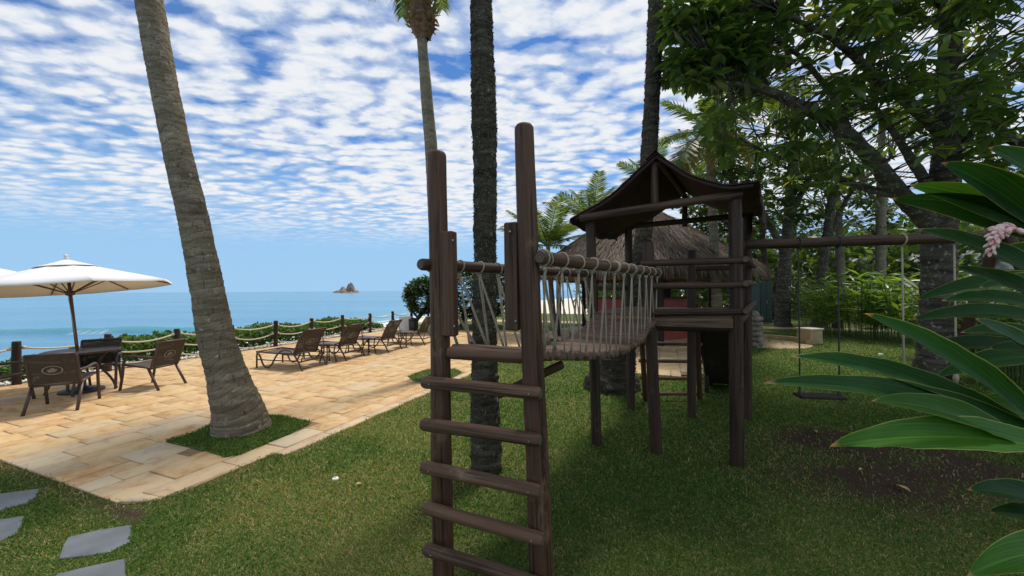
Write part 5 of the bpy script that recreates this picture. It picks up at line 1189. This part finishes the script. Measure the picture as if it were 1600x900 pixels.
tree('almond_tree', 'large tree with lichened forking limbs and big whorled leaves over the swings', tb,
     pp([(1457, 625, 6.6, 84), (1458, 600, 6.6, 70), (1462, 520, 6.6, 60), (1466, 430, 6.6, 58), (1468, 340, 6.6, 62), (1478, 250, 6.5, 48), (1483, 120, 6.4, 42), (1485, 0, 6.3, 36), (1484, -120, 6.2, 26), (1478, -260, 6.0, 14)]),
     limA, CA, 8, 0.265, 0.37, 'leaf_almond', seg=22, twigk=0.8)
# trees farther back
def bg(x, y, name, label, trunk, limbs, regs, l, n=6, mtl='leaf_dark', w_=0.42, droop=(-0.8, 0.4), bark='tree_bark'):
    C = []
    for r in regs: C += region(*r)
    tree(name, label, g(x, y), pp(trunk), [pp(q) for q in limbs], C, n, l, w_, mtl, 'trees beyond the swings', bark, droop, 0.012, 0.5)
LK = lambda sc=0.016, th=-0.05: (lambda x, y, D: lump(x, y, D, sc, th) and not (1385 < x < 1480 and 225 < y < 315))
bg(1224, 506, 'shade_tree', 'upright tree with grey trunk standing nearest the stone block', [(1224, 512, 16, 34), (1223, 500, 16, 26), (1226, 420, 16, 21), (1234, 320, 16, 18), (1240, 220, 16, 14), (1245, 120, 16, 8)],
   [[(1228, 400, 16, 14), (1190, 330, 15.6, 10), (1130, 270, 15, 6)], [(1232, 340, 16, 12), (1270, 270, 16, 9), (1310, 200, 16, 5)]],
   [(310, (1095, 1300), (130, 345), (14, 18), LK()), (130, (1060, 1200), (200, 330), (13.5, 17), LK())], 0.36)
bg(1279, 510, 'shade_tree', 'leaning tree with pale scar at its foot before the ginger bushes', [(1277, 516, 16.4, 34), (1279, 503, 16.4, 24), (1285, 430, 16.4, 18), (1296, 340, 16.5, 16), (1308, 240, 16.6, 12), (1312, 120, 16.6, 7)],
   [[(1292, 380, 16.4, 11), (1330, 300, 16.5, 8), (1390, 250, 16.5, 5)]],
   [(260, (1220, 1440), (120, 330), (15, 19), LK(0.016, 0.0))], 0.36)
bg(1207, 494, 'shade_tree', 'thin twin-stemmed tree between the green cabinet and the upright tree', [(1209, 498, 18.5, 16), (1205, 470, 18.5, 12), (1196, 420, 18.5, 10), (1190, 350, 18.5, 9), (1184, 270, 18.5, 6)],
   [[(1206, 478, 18.5, 9), (1222, 400, 18.6, 7), (1236, 330, 18.8, 5)]],
   [(220, (1070, 1260), (225, 395), (17, 20), LK(0.016, 0.0))], 0.36)
bg(1376, 492, 'shade_tree', 'pale straight trunk rising out of the ginger bushes', [(1375, 496, 19, 22), (1376, 450, 19, 19), (1376, 380, 19, 18), (1377, 300, 19, 16), (1378, 180, 19, 10)],
   [[(1377, 330, 19, 10), (1340, 270, 19, 7)]], [(220, (1290, 1520), (150, 360), (17.5, 22), LK(0.016, 0.02))], 0.38, bark='palm_bark_pale')
bg(1313, 490, 'shade_tree', 'pale slim trunk behind the leaning tree', [(1313, 494, 20, 18), (1314, 450, 20, 15), (1312, 380, 20, 14), (1308, 300, 20, 10)],
   [[(1312, 360, 20, 9), (1290, 300, 20, 5)]], [(180, (1230, 1400), (270, 390), (19, 23), LK(0.016, 0.05))], 0.38, bark='palm_bark_pale')
bg(1152, 488, 'shade_tree', 'bushy tree standing behind the thatched hut', [(1150, 490, 21, 18), (1150, 420, 21, 14), (1146, 330, 21, 12), (1140, 240, 21, 7)], [[(1148, 360, 21, 9), (1100, 300, 21, 6)]],
   [(330, (1040, 1230), (265, 425), (19, 23), LK(0.016, -0.05)), (120, (1130, 1240), (390, 470), (20, 24), LK(0.02, -0.1))], 0.36)
# round-crowned trees at the end of the patio
def round_tree(x, y, lab, cx, cy, D, rx, ry, n):
    C = []
    while len(C) < n:
        q = unit(1)[0]*random.uniform(0.55, 1)**0.5; 
        if mnoise.noise(Vector(q)*2.2+Vector((x, 0, 0))) < -0.22: continue
        C.append(tuple(at(cx, cy, D)+Vector((q[0]*rx, q[1]*rx, q[2]*ry))))
    k = D
    tree('round_tree', lab, g(x, y), pp([(x, y+3, k, 9), (x+1, y-10, k, 7), (x+4, y-20, k, 6), (cx-4, cy+14, k, 5), (cx, cy, k, 3)]), [pp([(x+2, y-16, k, 5), (x+14, y-32, k, 4), (x+20, cy, k, 2)]), pp([(x+4, y-20, k, 4), (x-6, y-34, k, 3), (x-12, cy, k, 2)])], C, 6, 0.15, 0.5, 'leaf_round', 'round-crowned trees at the end of the patio', 'tree_bark', (-0.6, 0.8), 0.008, 0.4, 10)
round_tree(649, 517, 'small round-crowned tree with crooked stem beside the black bin', 672, 462, 15.2, 1.05, 0.80, 900)
round_tree(722, 510, 'larger round-crowned tree farther along past the patio end', 752, 455, 17.0, 1.75, 1.30, 1300)
# coconut palms beyond
def coco(bx, by, tx, ty, D, lab, sc, n, w0, lo=-30, dry=0, bend=0, name='coconut_palm'):
    base = g(bx, by) if by else at(bx, 453, D); base = Vector((at(bx, 460, D).x, D, 0)); top = at(tx, ty, D)
    t = thing(name, lab, 'palm tree', base, group='coconut palms beyond the playhouse'); m = base.lerp(top, 0.5)+Vector((bend, 0, 0))
    link('trunk', trunk_mesh('trunk', [(base-Vector((0, 0, .1)), w0*1.3), (base.lerp(m, 0.5), w0), (m, w0*0.9), (m.lerp(top, 0.5), w0*0.85), (top, w0*0.7)], 'palm_bark', 14, 0.14, 0.05, 0.05, 0.05, 2, base), t); crown(t, top, base, n, sc, lo, 82, dry, fr=FRU)
coco(866, 0, 856, 385, 14.5, 'short coconut palm showing left of the thatched roof', 0.92, 17, 0.11, 0)
coco(925, 0, 926, 345, 19.0, 'coconut palm peeping over the thatched roof top', 1.05, 15, 0.12, 5)
coco(1005, 0, 1012, 285, 21.0, 'tall coconut palm with yellowing fronds behind the playhouse roof', 0.95, 13, 0.12, -15, 5)
coco(1122, 0, 1108, 205, 10.5, 'tall palm with drooping feathery fronds in front of the leaf wall', 0.82, 16, 0.13, -65, 3)
# dense greenery that closes the garden
def woodland():
    n = 30000; X = rng.uniform(6, 62, n); Y = np.interp(X, [6, 20, 40, 62], [30, 27, 25, 20])+rng.uniform(-4.5, 7, n)
    top = 3.6+3.4*fnoise(X, Y, 0.18)+np.clip((X-20)*0.10, 0, 2); Z = rng.random(n)**0.8*top
    k = fnoise(X, Z+Y*0.5, 0.42) > 0.40-0.25*np.clip(1-Z/5, 0, 1); X, Y, Z = X[k], Y[k], Z[k]; m = len(X); C = np.stack([X, Y, Z], 1)
    tag(link('woodland', leaf_mesh('woodland', C, unit(m)+np.array([0, 0, -0.3]), np.array([[0, 0, 1.0]])+rng.normal(size=(m, 3))*0.6, rng.uniform(0.35, 0.8, m), rng.uniform(0.22, 0.5, m), 'leaf_dark', rng.beta(2, 2.5, m))), 'dark mass of trees and shrubs closing the garden', 'woodland', kind='stuff')
woodland()
def clump(px, py, D, lab, ns, h, spread, name='ginger_bush', mtl='leaf_ginger', ll=(0.35, 0.6)):
    c = Vector((at(px, 460, D).x, D, 0)); t = thing(name, lab, 'bush', c, group='ginger bushes under the trees'); C = []; A = []; L = []; st = MB()
    for _ in range(ns):
        a, r_ = random.uniform(0, 6.28), spread*math.sqrt(random.random()); b0 = Vector((r_*math.cos(a), r_*math.sin(a), 0)); hh = h*random.uniform(0.6, 1.05); ld = Vector((math.cos(a), math.sin(a), 0))*random.uniform(0.1, 0.4)
        pts = bez(b0, b0+Vector((0, 0, hh*0.6)), b0+ld*hh+Vector((0, 0, hh)), 9); st.tube(pts, 0.012, 4, cap=False); fa = random.uniform(0, 6.28)
        for k in range(2, 9):
            for s in (0, math.pi):
                az = fa+s+random.uniform(-0.5, 0.5); C.append(tuple(pts[k])); A.append((math.cos(az), math.sin(az), random.uniform(0.0, 0.8))); L.append(random.uniform(*ll))
    n = len(C); L = np.array(L); link('foliage', leaf_mesh('foliage', np.array(C), np.array(A), np.array([[0, 0, 1.0]])+rng.normal(size=(n, 3))*0.3, L, L*0.19, mtl, rng.beta(2.2, 2, n), wide=0.42), t); st.build('stems', 'stem_green', t)
clump(1345, 0, 12.6, 'bright green ginger bush spreading behind the swings', 46, 1.95, 0.95)
clump(1290, 0, 14.6, 'ginger bush at the foot of the leaning tree', 30, 1.6, 0.8)
clump(1405, 0, 11.6, 'ginger bush touching the lichened trunk', 34, 1.75, 0.8)
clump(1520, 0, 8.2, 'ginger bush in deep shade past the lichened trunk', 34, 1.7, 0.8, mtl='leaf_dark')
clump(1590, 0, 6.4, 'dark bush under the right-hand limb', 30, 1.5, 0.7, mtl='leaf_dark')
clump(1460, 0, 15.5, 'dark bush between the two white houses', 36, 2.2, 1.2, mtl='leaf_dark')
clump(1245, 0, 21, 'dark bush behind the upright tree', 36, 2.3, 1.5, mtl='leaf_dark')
clump(1600, 0, 12, 'tall bush below the second house', 40, 2.2, 1.6)

# ------------------------------------------------------------------ ginger plant at the camera's right hand
def gleaf(tip, base, width, bow=0.04, nh=(-0.1, -0.55, 0.8), young=False, wig=0.006, root=None, rb=Vector(), curl=0.42, n=22, twist=0.0, tipdrop=0.0):
    p0, p2 = base, tip; mid = (p0+p2)/2+Vector((0, 0, bow)); C = bez(p0, mid+(mid-(p0+p2)/2), p2, n)
    if tipdrop: C = [c-Vector((0, 0, tipdrop*(i/(n-1))**3)) for i, c in enumerate(C)]
    V = []; lc = []; so = random.uniform(0, 90); nc = 9
    for i, c in enumerate(C):
        v = i/(n-1); T = (C[min(i+1, n-1)]-C[max(i-1, 0)]).normalized(); Nh = Vector(nh); S = T.cross(Nh).normalized(); Nn = S.cross(T).normalized()
        if twist: q = Matrix.Rotation(twist*v, 3, T); S = q @ S; Nn = q @ Nn
        w_ = width*0.5*min(1, (math.sin(math.pi*min(1, 0.07+0.93*v)**0.82))**0.72 if v < 0.999 else 0.0)
        if v > 0.93: w_ = min(w_, width*0.5*(0.05+(1-v)*3.2))
        for j in range(nc):
            x = -1+2*j/(nc-1); e = wig*mnoise.noise((v*9+so, x*1.5, 0))*abs(x)
            V.append(c+S*w_*x+Nn*(w_*curl*abs(x)**1.3*1.2+e)-rb); lc.append((x, v, 0))
    F = [(i*nc+j, (i+1)*nc+j, (i+1)*nc+j+1, i*nc+j+1) for i in range(n-1) for j in range(nc-1)]
    return link('leaf', npmesh('leaf', np.array([tuple(p) for p in V]), np.array(F), 'ginger_leaf_young' if young else 'ginger_leaf', True, {'lc': ('FLOAT_VECTOR', lc)}), root)
def ginger():
    rb_ = Vector((1.55, 1.10, 0)); t = thing('shell_ginger', 'tall ginger plant with long glossy leaves and a drooping pink flower', 'plant', rb_)
    def st(p, h, lean, D=0): b = MB(); q = [Vector(p), Vector(p)+Vector((lean[0]*0.4, lean[1]*0.4, h*0.5)), Vector(p)+Vector((lean[0], lean[1], h))]; b.tube([x-rb_ for x in bez(q[0], q[1], q[2], 12)], [0.014-0.0006*i for i in range(12)], 8); b.build('stem', 'stem_green', t)
    st((1.66, 1.12, 0), 1.55, (-0.06, -0.02)); st((1.58, 1.05, 0), 2.15, (-0.05, 0.02)); st((1.92, 1.25, 0), 2.05, (-0.05, 0.05)); st((1.50, 1.0, 0), 1.3, (0.02, 0)); st((1.72, 1.15, 0), 2.3, (0, 0)); st((1.45, 0.98, 0), 0.75, (0.03, 0))
    G = lambda tx, ty, td, bx, by, bd, w_, **k: gleaf(at(tx, ty, td), at(bx, by, bd), w_, root=t, rb=rb_, **k)
    # middle fan
    G(1350, 496, 1.00, 1650, 690, 1.06, 0.094, bow=0.035, nh=(0.35, -0.85, 0.40), tipdrop=-0.01)
    G(1232, 556, 1.05, 1640, 700, 1.06, 0.088, bow=0.050, nh=(0.05, -0.66, 0.72))
    G(1193, 598, 0.98, 1660, 700, 1.03, 0.084, bow=0.045, nh=(0.0, -0.62, 0.78))
    G(1360, 627, 0.92, 1600, 700, 0.98, 0.073, bow=0.030, nh=(0.1, -0.75, 0.65), young=True)
    G(1296, 698, 0.90, 1660, 706, 0.95, 0.095, bow=0.030, nh=(0.0, -0.62, 0.78), wig=0.012, young=True)
    G(1505, 632, 1.10, 1680, 680, 1.12, 0.099, bow=0.02, nh=(0.1, -0.8, 0.6), young=True)
    G(1522, 498, 0.95, 1720, 660, 1.0, 0.088, bow=0.03, nh=(0.4, -0.75, 0.5))
    G(1512, 766, 0.98, 1700, 830, 1.02, 0.082, bow=0.03, nh=(0.1, -0.55, 0.8)); G(1545, 800, 1.05, 1720, 850, 1.05, 0.077, bow=0.02)
    G(1510, 900, 0.82, 1720, 870, 0.90, 0.082, bow=0.03, nh=(0, -0.6, 0.8), young=True)
    # upper fan
    G(1392, 310, 1.10, 1640, 372, 1.12, 0.082, bow=0.035, nh=(0.1, -0.72, -0.60))
    G(1420, 289, 1.08, 1640, 366, 1.12, 0.076, bow=0.030, nh=(0.2, -0.75, -0.5), young=True)
    G(1470, 254, 1.02, 1680, 400, 1.06, 0.102, bow=0.030, nh=(0.4, -0.80, -0.30))
    G(1543, 231, 0.98, 1700, 360, 1.02, 0.092, bow=0.03, nh=(0.5, -0.8, -0.1))
    G(1480, 330, 1.22, 1660, 356, 1.20, 0.087, bow=0.02, nh=(0.1, -0.8, -0.5)); G(1432, 358, 1.20, 1680, 470, 1.15, 0.087, bow=0.03, nh=(0.3, -0.8, 0.3))
    G(1545, 395, 1.25, 1700, 430, 1.2, 0.092, bow=0.02, nh=(0.2, -0.8, 0.2)); G(1490, 418, 1.35, 1700, 520, 1.25, 0.092, bow=0.03, nh=(0.3, -0.8, 0.35))
    # dim leaves behind
    for (tx, ty, td, bx, by, bd) in ((1440, 545, 1.9, 1640, 560, 1.8), (1425, 500, 1.9, 1650, 505, 1.8), (1470, 470, 1.7, 1680, 500, 1.6), (1500, 520, 1.6, 1700, 560, 1.5), (1460, 590, 1.8, 1660, 560, 1.7), (1530, 450, 1.6, 1700, 470, 1.5), (1545, 545, 1.5, 1720, 600, 1.4), (1430, 470, 2.0, 1660, 440, 1.8)):
        G(tx, ty, td, bx, by, bd, 0.095, bow=0.04, nh=(random.uniform(-.1, .3), -0.65, 0.6))
    # flower
    fc = MB(); stalk = crom([at(1640, 395, 0.98), at(1612, 372, 0.97), at(1585, 356, 0.96), at(1563, 358, 0.955), at(1554, 372, 0.95), at(1548, 393, 0.95)], 9); fc.tube([p-rb_ for p in stalk], 0.0035, 6); fl_ = fc.build('flower_stalk', 'stem_brown', t)
    m_ = MB(); m_.lathe([(0.0, 0), (0.003, 0.002), (0.0056, 0.009), (0.0060, 0.015), (0.0042, 0.021), (0.0015, 0.025), (0, 0.026)], 10); bud = m_.mesh('bud', 'pink_bud')
    L = len(stalk)
    for k in range(34):
        u_ = 0.30+0.70*k/33; c = stalk[min(L-1, int(u_*(L-1)))]; sg = 1.15-0.55*(k/33); a = k*2.4; tt = (stalk[min(L-1, int(u_*(L-1))+1)]-stalk[max(0, int(u_*(L-1))-1)]).normalized()
        d = (Vector((math.cos(a), math.sin(a)*0.8, math.sin(a)*0.6))*0.8+tt*0.8+Vector((0, 0, -0.25))).normalized(); link('bud', bud, fl_, Matrix.Translation(c-rb_+d*0.002) @ d.to_track_quat('Z', 'Y').to_matrix().to_4x4() @ Matrix.Scale(sg, 4))
ginger()
# fallen leaves on the grass
def fallen(x, y, ang, l, lab):
    p = g(x, y, 0.012); b = MB(); n = 7; rows = []
    for i in range(n):
        v = i/(n-1); w_ = l*0.2*math.sin(math.pi*(0.06+0.88*v)); rows.append([(l*(v-0.5), -w_, 0.012*math.sin(v*3)+0.01), (l*(v-0.5), 0, 0.012*math.sin(v*3)), (l*(v-0.5), w_, 0.012*math.sin(v*3)+0.012)])
    sheet(b, rows, 0.0015); o = b.build('fallen_leaf', 'dry_leaf'); o.location = (p.x, p.y, 0.02); o.rotation_euler = (0.1, 0.15, ang); tag(o, lab, 'leaf', 'fallen leaves on the grass')
fallen(1273, 676, 1.2, 0.12, 'curled yellow leaf fallen on the bare brown earth'); fallen(1408, 765, 1.5, 0.14, 'thin yellow leaf fallen in dark grass below the ginger leaves'); fallen(1345, 737, 0.3, 0.05, 'tiny pale leaf scrap on the dark lawn'); fallen(560, 760, 0.4, 0.05, 'tiny brown leaf scrap near the sprinkler cap')
